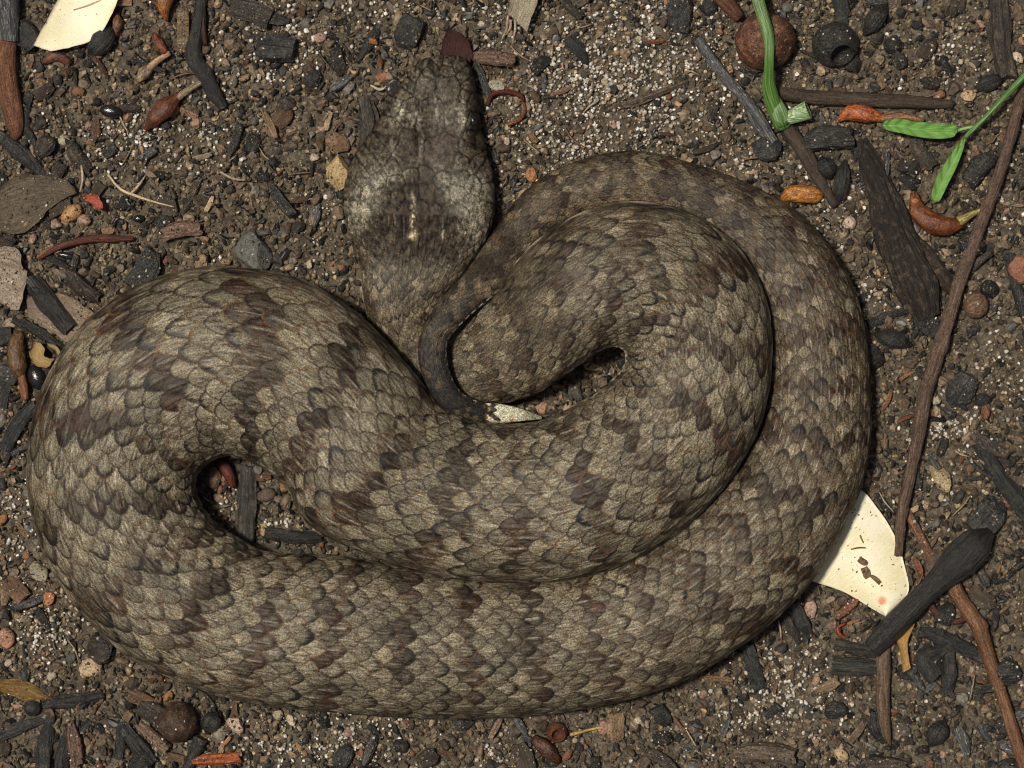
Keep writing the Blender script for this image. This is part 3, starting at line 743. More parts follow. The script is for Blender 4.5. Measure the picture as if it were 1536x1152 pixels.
# --- cream leaves
leaf('fallen_leaf', [(122, -78), (100, -25), (72, 28), (50, 68)], [(190, -70), (182, -20), (168, 22), (146, 54), (112, 70), (76, 77)], zg(17, 3, 8, 1), M['cream'],
     'cream yellow fallen leaf with a faint pink vein cut by the top edge', 'leaf', rag=2.5)
lf_top = None
leaf('fallen_leaf', [(1225, 752), (1284, 733), (1318, 765), (1344, 808), (1357, 850), (1363, 884), (1350, 904), (1329, 925)],
     [(1150, 845), (1190, 862), (1222, 873), (1248, 881), (1270, 890), (1292, 903), (1310, 914), (1327, 924)],
     lambda u, v, x, y: 9 + 9 * np.cos((v - 0.45) * 3) + 5 * n2(x, y, 70, 2, 222) - 9 * sstep(1285, 1215, x + 768 - (576 - y - 800) * -0.55),
     M['cream'], 'pale cream leaf with brown specks and an orange spot tucked under the snake', 'leaf', spot=(1323, 901, 9), nu=60, nv=26)
k_ = 0
for (px, py, L, W, rot, lab) in [(1300, 833, 2.6, 1.2, 0, None), (1286, 821, 20, 2.6, -6, 'thin dark fibre lying flat on the speckled cream leaf'), (1291, 808, 12, 2.2, 66, 'short hooked dark fibre above the flat one on the cream leaf'),
                               (1293, 842, 14, 11, 30, 'brown soil flake at the middle of the speckled cream leaf'), (1298, 858, 15, 13, 70, 'larger brown soil flake just below the middle flake on the cream leaf'),
                               (1312, 868, 16, 7, 40, 'narrow brown soil flake nearest the orange spot on the cream leaf')]:
    if lab: shard('soil_flake' if W > 4 else 'fibre', px, py, L, W, 3.0, rot, M['bark'], lab, 'soil flake' if W > 4 else 'fibre', color=(1.7, 1.5, 1.1), z=19, n=6, m=8)
# --- other leaves and bark sheets
leaf('leaf_fragment', [(-8, 372), (14, 370), (30, 377), (33, 400), (41, 408)], [(-8, 448), (6, 457), (26, 466), (34, 452), (38, 432)], zg(14, 4, 6, 3), M['dryleaf'],
     'pale grey papery leaf fragment cut by the left edge above the yellow curled petal', 'leaf fragment', rag=5, color=(1.15, 1.1, 1.08))
leaf('leaf_fragment', [(40, 448), (62, 440), (88, 440), (118, 452), (142, 470)], [(42, 474), (66, 492), (92, 508), (112, 514), (128, 496)], zg(6, 2, 6, 4), M['dryleaf'],
     'dull pinkish dry leaf fragment lying under the black charcoal stick', 'leaf fragment', rag=6, color=(0.85, 0.78, 0.72))
leaf('leaf_fragment', [(-10, 292), (20, 268), (60, 262), (100, 272), (116, 290)], [(-10, 345), (24, 352), (50, 340), (66, 322), (84, 306)], zg(9, 4, 10, 5), M['dryleaf'],
     'large dull olive brown leaf lying at the left edge above the pale grey one', 'leaf fragment', rag=6, color=(0.38, 0.36, 0.30))
leaf('bark_strip', [(762, -14), (764, 4), (760, 16)], [(814, -14), (802, 14), (790, 49)], zg(16, 6, 3, 6), M['palewood'],
     'pale grey split bark strip with a pointed end cut by the top edge', 'bark strip', rag=3, color=(1.35, 1.45, 1.4), nv=10, nu=24)
for k, (a, b) in enumerate([((762, 24), (752, 60)), ((772, 20), (768, 66)), ((766, 30), (759, 52))]):
    tube('wood_fibre', [a, ((a[0] + b[0]) / 2 + 3, (a[1] + b[1]) / 2), b], [2.2, 2, 0.7], M['palewood'], ['pale frayed wood fibre hanging left of the split bark strip', 'pale frayed wood fibre nearest the split bark strip', 'short pale frayed fibre between two longer ones by the bark strip'][k], 'fibre', lift_=8, color=(1.5, 1.5, 1.5), sides=7)
leaf('curled_petal', [(50, 512), (44, 530), (52, 548), (70, 552)], [(62, 514), (66, 524), (70, 534), (84, 540)], zg(16, 7, 8, 7), M['dryleaf'],
     'crumpled yellow cream petal beside the left coil of the snake', 'petal', rag=6, color=(1.7, 1.45, 0.75))
leaf('curled_petal', [(70, 514), (84, 518), (92, 530)], [(72, 520), (82, 526), (88, 542)], zg(18, 5, 5, 8), M['dryleaf'],
     'thin cream curled petal rim touching the left coil of the snake', 'petal', rag=3, color=(1.8, 1.7, 1.2), nv=8)
leaf('leaf_fragment', [(672, 43), (664, 62), (663, 84), (680, 96)], [(690, 50), (703, 64), (709, 82), (704, 96)], zg(12, 5, 3, 9), M['redwood'],
     'dark red dry leaf piece in front of the snake snout', 'leaf fragment', rag=3, color=(0.25, 0.11, 0.13))
shard('wood_chip', 738, 87, 62, 22, 12, 6, M['redwood'], 'reddish brown split wood chip right of the snake snout', 'wood chip', z=8, color=(0.7, 0.75, 0.85))
# red flower piece left
leaf('petal', [(122, 297), (132, 291), (148, 292)], [(134, 304), (144, 312), (155, 313)], zg(18, 5, 5, 11), M['bud'], 'coral red petal scrap left of the shiny black seed', 'petal', rag=4, color=(1.9, 1.1, 2.2), nv=10, nu=14)
blob('seed_pod', 108, 320, 18, 12, 10, M['palewood'], 'tan curved seed pod below the coral red petal', 'seed pod', rot=30, color=(1.6, 1.1, 0.65))
blob('pebble', 126, 330, 12, 9, 8, M['stone'], 'small pink beige pebble touching the tan seed pod', 'pebble', color=(.40, .27, .19), facets=4)
# --- long sticks
tube('long_twig', [(1560, 60), (1530, 150), (1498, 262), (1462, 360), (1437, 430), (1412, 510), (1388, 588), (1374, 660), (1366, 705), (1352, 770), (1347, 832)], [9, 9, 9, 10, 10, 11, 11, 10, 9, 9, 6], M['bark'],
     'long thin grey brown twig running down the right side of the ground', 'twig', lift_=12, color=(1.15, 0.98, 0.95), rough=0.2, lump=0.14, sides=18, step=2.5, groove=0.2)
tube('twig', [(1327, 958), (1325, 1000), (1325, 1060), (1330, 1100), (1336, 1118)], [10, 12, 10, 7, 1.5], M['bark'], 'short speckled grey twig with a pointed lower end below the black club stick', 'twig', lift_=4, color=(1.3, 1.15, 1.05))
e = root('red_twig', 1470, 980, 'glossy reddish orange twig slanting down to the bottom right corner', 'twig')
tube('stem', [(1424, 868), (1440, 898), (1456, 922), (1468, 942), (1484, 990), (1502, 1042), (1518, 1095), (1545, 1175)], [12, 11, 12, 12, 10, 9, 10, 10], M['redwood'], parent=e, lift_=9, color=(0.85, 0.75, 0.6))
tube('side_shoot', [(1456, 922), (1436, 932), (1412, 926), (1396, 908), (1391, 892)], [5, 5, 5, 6, 4], M['redwood'], parent=e, lift_=7, color=(0.4, 0.25, 0.25))
tube('bud_scar', [(1466, 925), (1476, 938), (1470, 950)], [5, 6, 3], M['redwood'], parent=e, lift_=16, color=(0.7, 0.5, 0.4))
tube('club_stick', [(1306, 970, 16), (1340, 935, 16), (1375, 900, 15), (1408, 868, 14), (1430, 845, 14), (1458, 818, 14), (1482, 798, 12)], [14, 17, 17, 16, 22, 28, 26, 9], M['charcoal'],
     'black charred club shaped stick resting on the speckled cream leaf', 'stick', lift_=8, flat=0.75, color=(0.9, 0.9, 0.9), groove=0.16, step=3, sides=22)
tube('charred_root', [(1292, 212), (1312, 262), (1334, 322), (1356, 380), (1378, 430), (1390, 472)], [9, 20, 27, 31, 34, 22], M['soiled'],
     'thick black charred root standing out right of the snake', 'charred root', lift_=0, flat=0.6, rough=0.22, groove=0.3, sides=30, step=2.5, color=(0.85, 0.8, 0.77), lump=0.16)
tube('charred_root', [(1362, 350), (1392, 385), (1420, 425), (1432, 440)], [10, 14, 12, 7], M['soiled'], 'smaller charred branch lying along the right flank of the thick root', 'charred root', lift_=0, flat=0.7, rough=0.18, groove=0.2, color=(1.4, 1.2, 1.1))
tube('silvery_twig', [(1047, 60), (1072, 95), (1100, 130), (1130, 165), (1160, 212)], [7, 8, 8, 8, 7], M['ashy'], 'silvery charred twig slanting toward the green shoot base', 'twig', lift_=9, groove=0.25, color=(1.3, 1.3, 1.3))
tube('silvery_twig', [(1118, 158), (1134, 190), (1152, 206), (1170, 222)], [3, 5, 5, 3], M['ashy'], 'thin split lower branch of charred twig beside the silvery one', 'twig', lift_=5, groove=0.25)
blob('charred_bud', 1044, 60, 9, 7, 7, M['charcoal'], 'small charred knob at the upper tip of the silvery twig', 'charcoal', rot=50)
tube('stick', [(1165, 138), (1220, 146), (1290, 150), (1360, 153), (1428, 156)], [10, 11, 11, 10, 7], M['bark'], 'straight dark brown stick lying level above the orange capsule', 'stick', lift_=3, color=(0.62, 0.58, 0.55), groove=0.15)
shard('charcoal_lump', 1240, 206, 66, 38, 26, -6, M['charcoal'], 'flat black charcoal lump right of the green shoot base', 'charcoal', z=4, color=(1.5, 1.5, 1.5))
tube('stick', [(1180, 190), (1204, 226), (1228, 268), (1252, 308)], [9, 12, 10, 6], M['bark'], 'dark brown broken stick slanting down from the green shoot base', 'stick', lift_=2, color=(0.65, 0.6, 0.58), groove=0.2)
for k, (a, b, ra, lab) in enumerate([((1232, 235), (1246, 268), 15, 'plump charred seed pod left of the slimmer one by the thick root'), ((1268, 240), (1258, 306), 13, 'slim pointed charred seed pod beside the top of the thick root'),
                      ((1330, 5), (1296, 52), 15, 'charred pointed seed pod at the top edge right of the black gumnut'), ((1506, 115), (1462, 134), 13, 'charred seed pod above the green seedling stem'),
                      ((325, 1068), (308, 1098), 17, 'shiny charred bud with a long stalk by the round brown gumnut'), ((172, 40), (132, 84), 18, 'charred bud under the tip of the top left cream leaf'),
                      ((1418, 1080), (1394, 1120), 16, 'charred seed pod right of the speckled grey twig'), ((1310, 500), (1368, 518), 15, 'flat charred pod below the small bent charcoal stick')]):
    tube('charred_pod', [a, ((a[0] + b[0]) / 2, (a[1] + b[1]) / 2), b], [2, ra * 0.8, ra, ra * 0.8, 2], M['charcoal'], lab, 'seed pod', flat=0.85, lift_=4, rough=0.1, color=(1.1, 1.1, 1.1))
tube('charcoal_stick', [(300, 1110), (286, 1140), (274, 1165)], [11, 8, 7], M['charcoal'], 'charred stalk running off the bottom edge below the shiny bud', 'stick', lift_=4, color=(1.2, 1.2, 1.2))
tube('charred_stick', [(303, -12), (296, 40), (290, 85), (306, 112), (322, 140), (334, 160)], [8, 9, 12, 11, 10, 7], M['charcoal'], 'black knobbly charred stem coming down from the top edge left of the head', 'stick', lift_=5, rough=0.2, groove=0.15)
tube('dark_root', [(306, -10), (304, 30), (308, 68)], [4, 5, 3], M['redwood'], 'thin dark maroon root beside the black knobbly stem at the top', 'root', lift_=8, color=(0.2, 0.12, 0.12))
tube('thick_stick', [(8, -20), (14, 40), (8, 90), (14, 140), (24, 190), (18, 210)], [16, 15, 17, 17, 13, 4], M['bark'], 'thick orange brown stick with a charred upper end in the top left corner', 'stick', lift_=2, color=(1.5, 0.85, 0.6), rough=0.2, flat=0.8)
tube('charred_branch', [(12, -12), (14, 28), (15, 58)], [19, 17, 15], M['ashy'], 'charred grey cap of wood over the upper end of the thick orange stick', 'charcoal', lift_=8, rough=0.12)
for pts, rad, lab, col_, mt in [
    ([(2, 205), (32, 232), (62, 262)], [9, 11, 7], 'black charcoal stick slanting below the thick orange brown stick', (1, 1, 1), 'charcoal'),
    ([(44, 140), (34, 180), (50, 215)], [6, 8, 5], 'thin black charcoal stick close along the thick orange brown stick', (0.9, 0.9, 0.9), 'charcoal'),
    ([(48, 425), (74, 455), (100, 488)], [15, 18, 15], 'thick black charcoal stick lying across the pinkish dry leaf', (0.8, 0.75, 0.78), 'charcoal'),
    ([(20, 480), (60, 500), (100, 528)], [7, 8, 6], 'dark charred stick between the pinkish leaf and the yellow petal', (1, 0.9, 0.85), 'charcoal'),
    ([(60, 520), (70, 560), (84, 610)], [9, 12, 8], 'black pod shaped charcoal pressed against the left coil', (0.8, 0.8, 0.85), 'charcoal'),
    ([(50, 610), (26, 640), (8, 672)], [9, 12, 10], 'dark grey charcoal stick below the long orange pod at left', (1.2, 1.3, 1.35), 'charcoal'),
    ([(372, 704), (370, 750), (366, 806)], [11, 13, 13], 'grey brown stick seen through the small gap between the coils', (2.0, 1.9, 1.8), 'charcoal'),
    ([(400, 800), (440, 806), (480, 806)], [9, 11, 7], 'dark charcoal piece at the lower rim of the small coil gap', (1, 1, 1), 'charcoal'),
    ([(70, 1056), (108, 1052), (150, 1044)], [10, 11, 8], 'dark charcoal stick below the gold pod at bottom left', (1, 1, 1), 'charcoal'),
    ([(-6, 1105), (28, 1092), (72, 1078)], [9, 9, 6], 'long grey charcoal stick at the left edge of the bottom left corner', (1.7, 1.7, 1.7), 'charcoal'),
    ([(76, 1080), (68, 1110), (64, 1150)], [6, 12, 11], 'charred spindle stick upright under the long grey charcoal stick', (1, 1, 1), 'charcoal'),
    ([(100, 1100), (94, 1130), (90, 1160)], [6, 12, 10], 'second charred spindle right of the first at bottom left', (0.8, 0.8, 0.8), 'charcoal'),
    ([(182, 1085), (180, 1110), (178, 1135)], [7, 7, 7], 'short straight charcoal stick left of the split tan wood chip', (0.8, 0.8, 0.8), 'charcoal'),
    ([(190, 1098), (208, 1122), (226, 1142)], [10, 13, 8], 'glossy charcoal stick slanting below the split tan wood chip', (1.2, 1.2, 1.2), 'charcoal'),
    ([(1258, 968), (1290, 974), (1316, 980)], [9, 10, 8], 'upper of two charcoal logs beside the lower end of the club stick', (1.6, 1.5, 1.3), 'charcoal'),
    ([(1258, 999), (1286, 1002), (1318, 1003)], [14, 15, 13], 'lower thicker cut charcoal log left of the speckled grey twig', (1.9, 1.9, 1.7), 'charcoal'),
    ([(1124, 975), (1132, 1002), (1140, 1030)], [10, 11, 9], 'black charcoal stick below the right coil of the snake', (1.0, 1.15, 1.15), 'charcoal'),
    ([(1192, 910), (1206, 938), (1214, 955)], [9, 10, 5], 'grey black charcoal shard right of the pink pebble gap by the coil', (1.2, 1.3, 1.3), 'charcoal'),
    ([(1176, 915), (1186, 938), (1200, 962)], [7, 8, 5], 'brownish charcoal shard leaning under the edge of the right coil', (1.5, 1.3, 1.1), 'charcoal'),
    ([(1306, 486), (1330, 474), (1362, 464)], [6, 7, 5], 'small bent black charcoal stick touching the right coil', (1, 1, 1), 'charcoal'),
    ([(1474, 670), (1500, 716), (1528, 752), (1545, 775)], [11, 12, 13, 12], 'glossy black charcoal stick at the right edge right of the tan pebble', (1, 1.05, 1.0), 'charcoal'),
    ([(1516, 385), (1526, 430), (1540, 480)], [9, 9, 9], 'black charcoal stick at the right edge beside the orange pebble', (1, 1, 1), 'charcoal'),
    ([(1385, 945), (1430, 965), (1472, 985)], [9, 11, 10], 'black charcoal stick pressed under the glossy reddish twig', (0.9, 0.9, 0.9), 'charcoal'),
    ([(1425, 980), (1424, 1010), (1422, 1040)], [9, 11, 7], 'upright charcoal stick left of the lower glossy reddish twig', (0.9, 0.9, 0.9), 'charcoal'),
    ([(1400, 1010), (1390, 990), (1412, 975)], [17, 19, 12], 'blocky charcoal lump beneath the crossing charcoal sticks', (1.2, 1.2, 1.2), 'charcoal'),
    ([(1312, 1070), (1314, 1095), (1326, 1112)], [8, 9, 5], 'curved charcoal piece hugging the point of the speckled grey twig', (0.8, 0.8, 0.8), 'charcoal'),
    ([(1498, 0), (1502, 60), (1510, 110)], [14, 17, 14], 'thick dull brown charred stick at the top right edge', (1.9, 1.6, 1.35), 'charcoal'),
    ([(1258, -6), (1262, 14), (1262, 30)], [11, 12, 10], 'dark stick stub above the black gumnut at the top edge', (1, 1, 1), 'charcoal'),
    ([(300, 268), (284, 300), (268, 325)], [3.5, 5, 3], 'thin brown twig crossing the soil below the pale rootlet', (2.4, 2, 1.6), 'charcoal'),
    ([(550, 155), (553, 180), (546, 215)], [11, 14, 8], 'dull brown wood stub close to the left side of the head', (1.9, 1.7, 1.4), 'charcoal'),
    ([(712, 92), (724, 118), (734, 145)], [5, 7, 5], 'bluish grey charred splinter along the right side of the snout', (1.8, 2.1, 2.1), 'charcoal'),
    ([(566, 40), (556, 60), (535, 92)], [6, 8, 3], 'slim black charcoal splinter upper left of the snout', (1, 1, 1), 'charcoal'),
    ([(910, 165), (960, 150), (1030, 122)], [3, 7, 4], 'dull brown twig half buried in the white sand above the coil', (3.4, 2.7, 2.0), 'charcoal'),
    ([(855, 60), (868, 75), (880, 95)], [9, 10, 4], 'black charcoal flake in the sandy patch above the coil', (0.9, 0.9, 0.9), 'charcoal'),
]:
    tube('charcoal_stick' if mt == 'charcoal' else 'stick', pts, rad, M[mt], lab, 'charcoal', lift_=1, color=col_, groove=0.3, rough=0.32, flat=0.7, ends=1.0, lump=0.1, sides=15, step=3.5)
# red strands
tube('red_stalk', [(58, 388), (90, 370), (130, 359), (168, 358), (200, 358)], [2.5, 5, 6, 6, 3], M['redwood'], 'curved dull red stem piece left of the pale wood chip', 'stem', lift_=8, color=(0.5, 0.28, 0.28))
tube('red_tendril', [(731, 158), (738, 142), (760, 138), (780, 143), (786, 152)], [2.6, 3.4, 3.6, 4, 2], M['redwood'], 'upper dark red arc of a curled tendril right of the head', 'tendril', lift_=7, color=(0.45, 0.12, 0.12))
tube('red_tendril', [(783, 148), (788, 164), (780, 178), (762, 187)], [2, 2.6, 3.4, 3], M['redwood'], 'lower orange arc of a curled tendril right of the head', 'tendril', lift_=6, color=(0.8, 0.5, 0.35))
tube('red_tendril', [(1268, 935), (1256, 942), (1262, 954), (1272, 956)], [2, 3, 3, 1.5], M['redwood'], 'tiny bright red hooked tendril beneath the cream leaf tip', 'tendril', lift_=7, color=(1.3, 0.4, 0.3))
for k, (px, py, L, W, rot, c_, lab) in enumerate([(1272, 912, 40, 14, -40, (1.0, .7, .6), 'frayed salmon red fibre tuft beneath the speckled cream leaf'), (1378, 800, 90, 13, 62, (.9, .8, .75), 'long orange brown bark splinter between the twig and club stick'),
    (1378, 850, 28, 11, 70, (1.0, .65, .55), 'small salmon red bark chip left of the club head'), (230, 1105, 52, 17, 42, (0.85, 1.05, 1.2), 'split tan wood chip beside the round brown gumnut'),
    (325, 1138, 66, 17, -4, (1.6, .75, .3), 'bright orange wood sliver at the bottom edge'), (112, 1115, 60, 22, 80, (.6, .6, .7), 'upright reddish brown bark chip at bottom left'),
    (745, 1090, 36, 10, -62, (1.2, 1.5, 1.6), 'short tan splinter just below the bottom coil'), (1075, 1018, 42, 9, 4, (.9, .9, .6), 'small orange brown splinter right below the coil edge'),
    (272, 343, 54, 24, -8, (0.9, 1.0, 1.1), 'pale split wood chip right of the shiny black seed'), (1146, 1128, 84, 30, 3, (0.55, 0.75, 0.9), 'broad flat brown wood chip at the bottom edge below the sand patch'),
    (1286, 1098, 36, 11, -52, (.65, .85, .95), 'small tan wood sliver left of the speckled grey twig'), (275, 45, 16, 70, 0, (.8, 1, .9), 'upright tan bark strip left of the black knobbly stem'),
    (560, 62, 12, 9, 20, (1.3, .9, .5), 'tiny orange bark flake above the stub near the snout'), (800, 208, 14, 10, 50, (.9, 1, .9), 'small tan flake in sand beside the curled red tendril'),
    (1328, 1145, 60, 22, 2, (.3, .4, .5), 'dull wood chip under the point of the speckled grey twig')]):
    shard('wood_chip', px, py, L, W, min(L, W) * 0.6, rot, M['redwood'], lab, 'wood chip', z=6, color=c_)
leaf('curled_petal', [(1366, 930), (1344, 950), (1350, 978), (1354, 1009)], [(1372, 936), (1362, 960), (1362, 980), (1366, 1002)], zg(14, 3, 3, 14), M['dryleaf'], 'narrow twisted ochre petal below the club stick', 'petal', color=(1.9, 1.35, 0.55), nv=8)
leaf('gold_pod', [(-8, 1020), (20, 1018), (46, 1024), (82, 1048)], [(-8, 1034), (20, 1044), (44, 1052), (78, 1050)], zg(12, -8, 4, 15), M['bud'], 'shiny gold brown pod husk at the left edge above the charcoal stick', 'husk', color=(0.75, 1.1, 0.9), nv=14)

# --- capsules with stalks
def capsule(name, label, body_pts, body_r, stalk_pts, stalk_r, c1, c2, mat='bud', lift_=7, flat=0.85):
    e = root(name, body_pts[0][0], body_pts[0][1], label, 'seed capsule')
    tube('capsule', body_pts, body_r, M[mat], parent=e, color=c1, lift_=lift_, flat=flat, rough=0.08, sides=20, step=2.5)
    tube('stalk', stalk_pts, stalk_r, M['palewood'], parent=e, color=c2, lift_=lift_ + 2, sides=10)
capsule('stalked_capsule', 'orange red capsule with a pale stalk level with the long green leaflet', [(1257, 181), (1275, 170), (1300, 172), (1326, 178)], [2, 13, 13, 5], [(1322, 178), (1350, 175), (1384, 181)], [6, 6, 3], (1.35, 1.0, 0.9), (1.0, 0.6, 0.45))
capsule('stalked_capsule', 'dark red capsule pointing down left with a tan stalk below the black stem', [(218, 194), (232, 178), (250, 162), (268, 142)], [3, 12, 15, 6], [(264, 148), (284, 134), (306, 121)], [6, 5, 4], (0.45, 0.35, 0.4), (1.0, .9, .75))
capsule('stalked_capsule', 'tan capsule with a short stalk above the dark red capsule', [(206, 122), (216, 110), (226, 100)], [4, 10, 6], [(224, 102), (238, 90), (254, 80)], [6, 5, 4], (0.8, 1.5, 3), (1.4, 1.1, .8))
capsule('stalked_capsule', 'long speckled orange pod at the left edge beside the coil', [(28, 500), (24, 525), (28, 552), (32, 566)], [8, 14, 13, 6], [(32, 562), (36, 580), (38, 598)], [6, 7, 6], (0.42, 0.6, 0.8), (.8, .4, .25))
tube('orange_husk', [(252, -12), (246, 8), (250, 31)], [15, 12, 2], M['bud'], 'orange pointed husk hanging from the top edge left of the tan bark strip', 'husk', color=(0.9, 0.9, 0.8), lift_=6)
tube('red_husk', [(230, 50), (240, 66), (248, 80)], [3, 8, 6], M['bud'], 'small dark red husk at the upper end of the tan capsule stalk', 'husk', color=(0.6, 0.4, 0.5), lift_=6)
tube('red_husk', [(170, 20), (176, 34), (170, 52)], [5, 9, 5], M['bud'], 'rusty red bark scrap right of the top left cream leaf', 'husk', color=(0.5, 0.5, 0.8), lift_=3)
tube('red_husk', [(64, 92), (84, 84), (104, 94)], [5, 10, 5], M['bud'], 'rusty red bark scrap below the top left cream leaf', 'husk', color=(0.4, 0.4, 0.8), lift_=1)
tube('yellow_bud', [(1173, 300), (1186, 292), (1206, 291), (1224, 293), (1233, 292)], [4, 13, 14, 12, 5], M['bud'], 'oval yellow orange bud with a green end beside the outer coil', 'bud', color=(1.4, 1.5, 1.0), lift_=3, rough=0.1)
e = root('glossy_pod', 1400, 330, 'glossy red and yellow crescent pod under the lower green leaflet', 'seed pod')
tube('husk', [(1370, 292), (1376, 318), (1398, 336), (1420, 340), (1442, 334)], [6, 14, 17, 15, 8], M['bud'], parent=e, color=(0.55, 0.42, 0.35), lift_=12, rough=0.2, sides=22, step=2.5)
tube('tip', [(1438, 332), (1456, 322), (1476, 313)], [8, 5, 2], M['bud'], parent=e, color=(1.0, 2.2, 2.0), lift_=16)
for (px, py, a) in [(1371, 303, 6), (1391, 332, 6), (1378, 322, 4), (1424, 336, 6)]:
    blob('seed', px, py, a, a * 0.8, a * 0.6, M['bud'], parent=e, color=(1.5, 1.6, 2.5), z=22, sub=2, noise_=0.05)

# --- gumnuts: lathe with an open mouth
def gumnut(name, label, px, py, r, cdict, mat='bark', tilt=(0, 0), open_=True, mouth=0.45, rough=0.08):
    e = root(name, px, py, label, 'gumnut'); _seed[0] += 1
    n, m = 26, 36
    if open_: t = np.linspace(np.pi, 0.0 + math.asin(mouth), n)
    else: t = np.linspace(np.pi, 0.02, n)
    rad = np.sin(t) * r; z = np.cos(t) * r * 0.92
    if open_:
        ri = np.array([rad[-1] * 0.86, rad[-1] * 0.78, rad[-1] * 0.7, 0.01]); zi = np.array([z[-1] + r * 0.02, z[-1] - r * 0.2, z[-1] - r * 0.4, z[-1] - r * 0.42])
        rad = np.concatenate([rad, ri]); z = np.concatenate([z, zi])
    th = np.linspace(0, 2 * np.pi, m, endpoint=False)
    V = np.stack([rad[:, None] * np.cos(th), rad[:, None] * np.sin(th), np.repeat(z[:, None], m, 1)], -1).reshape(-1, 3)
    V *= (1 + 2 * rough * fbm(V / (r * 0.55) + _seed[0], 3, _seed[0]))[:, None]
    Rm = np.array(Euler((R(tilt[0]), R(tilt[1]), 0.3)).to_matrix())
    x, y = PX(px, py, 20)
    g = V * 1.0; V = V @ Rm.T + [x, y, r * 0.38]
    put('capsule', V, [list(f) for f in grid_faces(len(rad), m)], M[mat], g, e, color=cdict)
    if open_:
        a = np.linspace(0, 2 * np.pi, 25); k = n - 1
        P = np.stack([rad[k] * 0.95 * np.cos(a), rad[k] * 0.95 * np.sin(a), np.full(25, z[k] + r * 0.02)], 1) @ Rm.T + [x, y, r * 0.38]
        V2, F2, g2_ = tube_geo(P, [r * 0.07] * 2, 8, 2.5, 1, 0.2, 0.1, _seed[0])
        put('rim', V2, F2, M[mat], g2_, e, color=cdict)
    return e
gumnut('gumnut', 'big round rusty brown gumnut behind the green shoot', 1148, 62, 46, (0.95, 0.85, 0.8), 'husk', open_=False, tilt=(70, 0), rough=0.07)
gumnut('gumnut', 'black burnt open gumnut right of the big rusty one', 1253, 66, 35, (1.2, 1.2, 1.2), 'charcoal', tilt=(42, 6), mouth=0.55)
gumnut('gumnut', 'dull round brown gumnut half buried at the bottom left', 266, 1084, 31, (0.42, 0.5, 0.52), 'husk', open_=False, tilt=(-30, 10), rough=0.14)
gumnut('gumnut', 'small burnt gumnut right of the black open one', 1341, 66, 14, (1.0, 1.0, 1.0), 'charcoal', open_=False)
gumnut('gumnut', 'small pale brown woody nut right of the long twig', 1466, 458, 19, (1.7, 1.35, 1.2), open_=False, rough=0.14)
gumnut('gumnut', 'small round jet black nut above the pale brown one', 1486, 433, 14, (0.5, 0.5, 0.5), 'charcoal', open_=False)
gumnut('gumnut', 'small black round nut at the left below the gold husk', 46, 1063, 13, (1.2, 1.2, 1.2), 'charcoal', open_=False)
tube('rusty_stalk', [(1075, -12), (1090, 6), (1108, 26)], [13, 12, 9], M['bark'], 'dark rusty stalk joining the big gumnut from the top edge', 'stalk', color=(1.1, .6, .45), lift_=10)
blob('charred_lump', 1064, 10, 12, 14, 10, M['charcoal'], 'black charred lump at the top edge left of the rusty stalk', 'charcoal', color=(1.3, 1.4, 1.5))

# --- the green plants
e = root('green_shoot', 1170, 182, 'bright green grass shoot growing over the big rusty gumnut', 'shoot')
P_ = [(1124, -20), (1134, 14), (1148, 62), (1149, 100), (1150, 130), (1160, 160), (1174, 186)]
tube('blade', [(a, b, 66 if b < 90 else max(66 - (b - 90) * 0.62, 14)) for a, b in P_], [8, 9, 9, 7, 7.5, 11, 12, 14], M['green'], parent=e, flat=0.45, rough=0.04, groove=0.03, sides=18, color=(0.6, 0.7, 0.6))
tube('blade_base', [(1160, 150, 20), (1168, 170, 16), (1175, 188, 8)], [9, 13, 12], M['green'], parent=e, flat=0.7, rough=0.04, groove=0.04, sides=18, color=(1.15, 1.0, 1.9))
# the cut side tube
aa = PX(1176, 180, 14); bb_ = PX(1212, 165, 24)
Pq = [(aa[0], aa[1], 14), ((aa[0] + bb_[0]) / 2, (aa[1] + bb_[1]) / 2, 20), (bb_[0], bb_[1], 26)]
Pq += [(bb_[0] - 3, bb_[1] - 1.2, 25.5), (bb_[0] - 14, bb_[1] - 6, 22)]
Pd = np.array(Pq); T_ = (Pd[2] - Pd[0]); T_ /= np.linalg.norm(T_); sd = np.cross(T_, [0, 0, 1]); sd /= np.linalg.norm(sd); nm_ = np.cross(sd, T_)
rs = [9, 12, 14.5, 12.2, 8, 0.5]; cs_ = [Pd[0], Pd[1], Pd[2], Pd[2] + T_ * 0.5, Pd[3] - T_ * 4, Pd[4]]
th = np.linspace(0, 2 * np.pi, 24, endpoint=False)
Vt = np.vstack([c0 + r0 * (np.cos(th)[:, None] * sd + 0.8 * np.sin(th)[:, None] * nm_) for c0, r0 in zip(cs_, rs)])
put('cut_sheath', Vt, [list(f) for f in grid_faces(6, 24)], M['green'], Vt, e, color=(1.9, 1.45, 3.4))
e = root('green_seedling', 1455, 195, 'thin green seedling stem with two narrow leaflets at the right edge', 'seedling')
tube('stem', [(1580, 62, 40), (1536, 112, 40), (1500, 150, 38), (1474, 178, 34), (1458, 194, 30), (1444, 208, 28)], [6, 5.5, 4.5, 4, 4.5, 3], M['green'], parent=e, rough=0.05, groove=0.03, color=(0.4, 0.6, 0.45))
tube('petiole', [(1458, 192, 31), (1446, 194, 30), (1434, 197, 28)], [3.2, 3, 3], M['green'], parent=e, rough=0.05, color=(0.9, 1, 0.9))
def zl(base, fold): return lambda u, v, x, y: base + fold * np.abs(v - 0.5) * 2 + 2.6 * np.sin(u * 42 + np.abs(v - 0.5) * 9) * (0.3 + np.abs(v - 0.5))
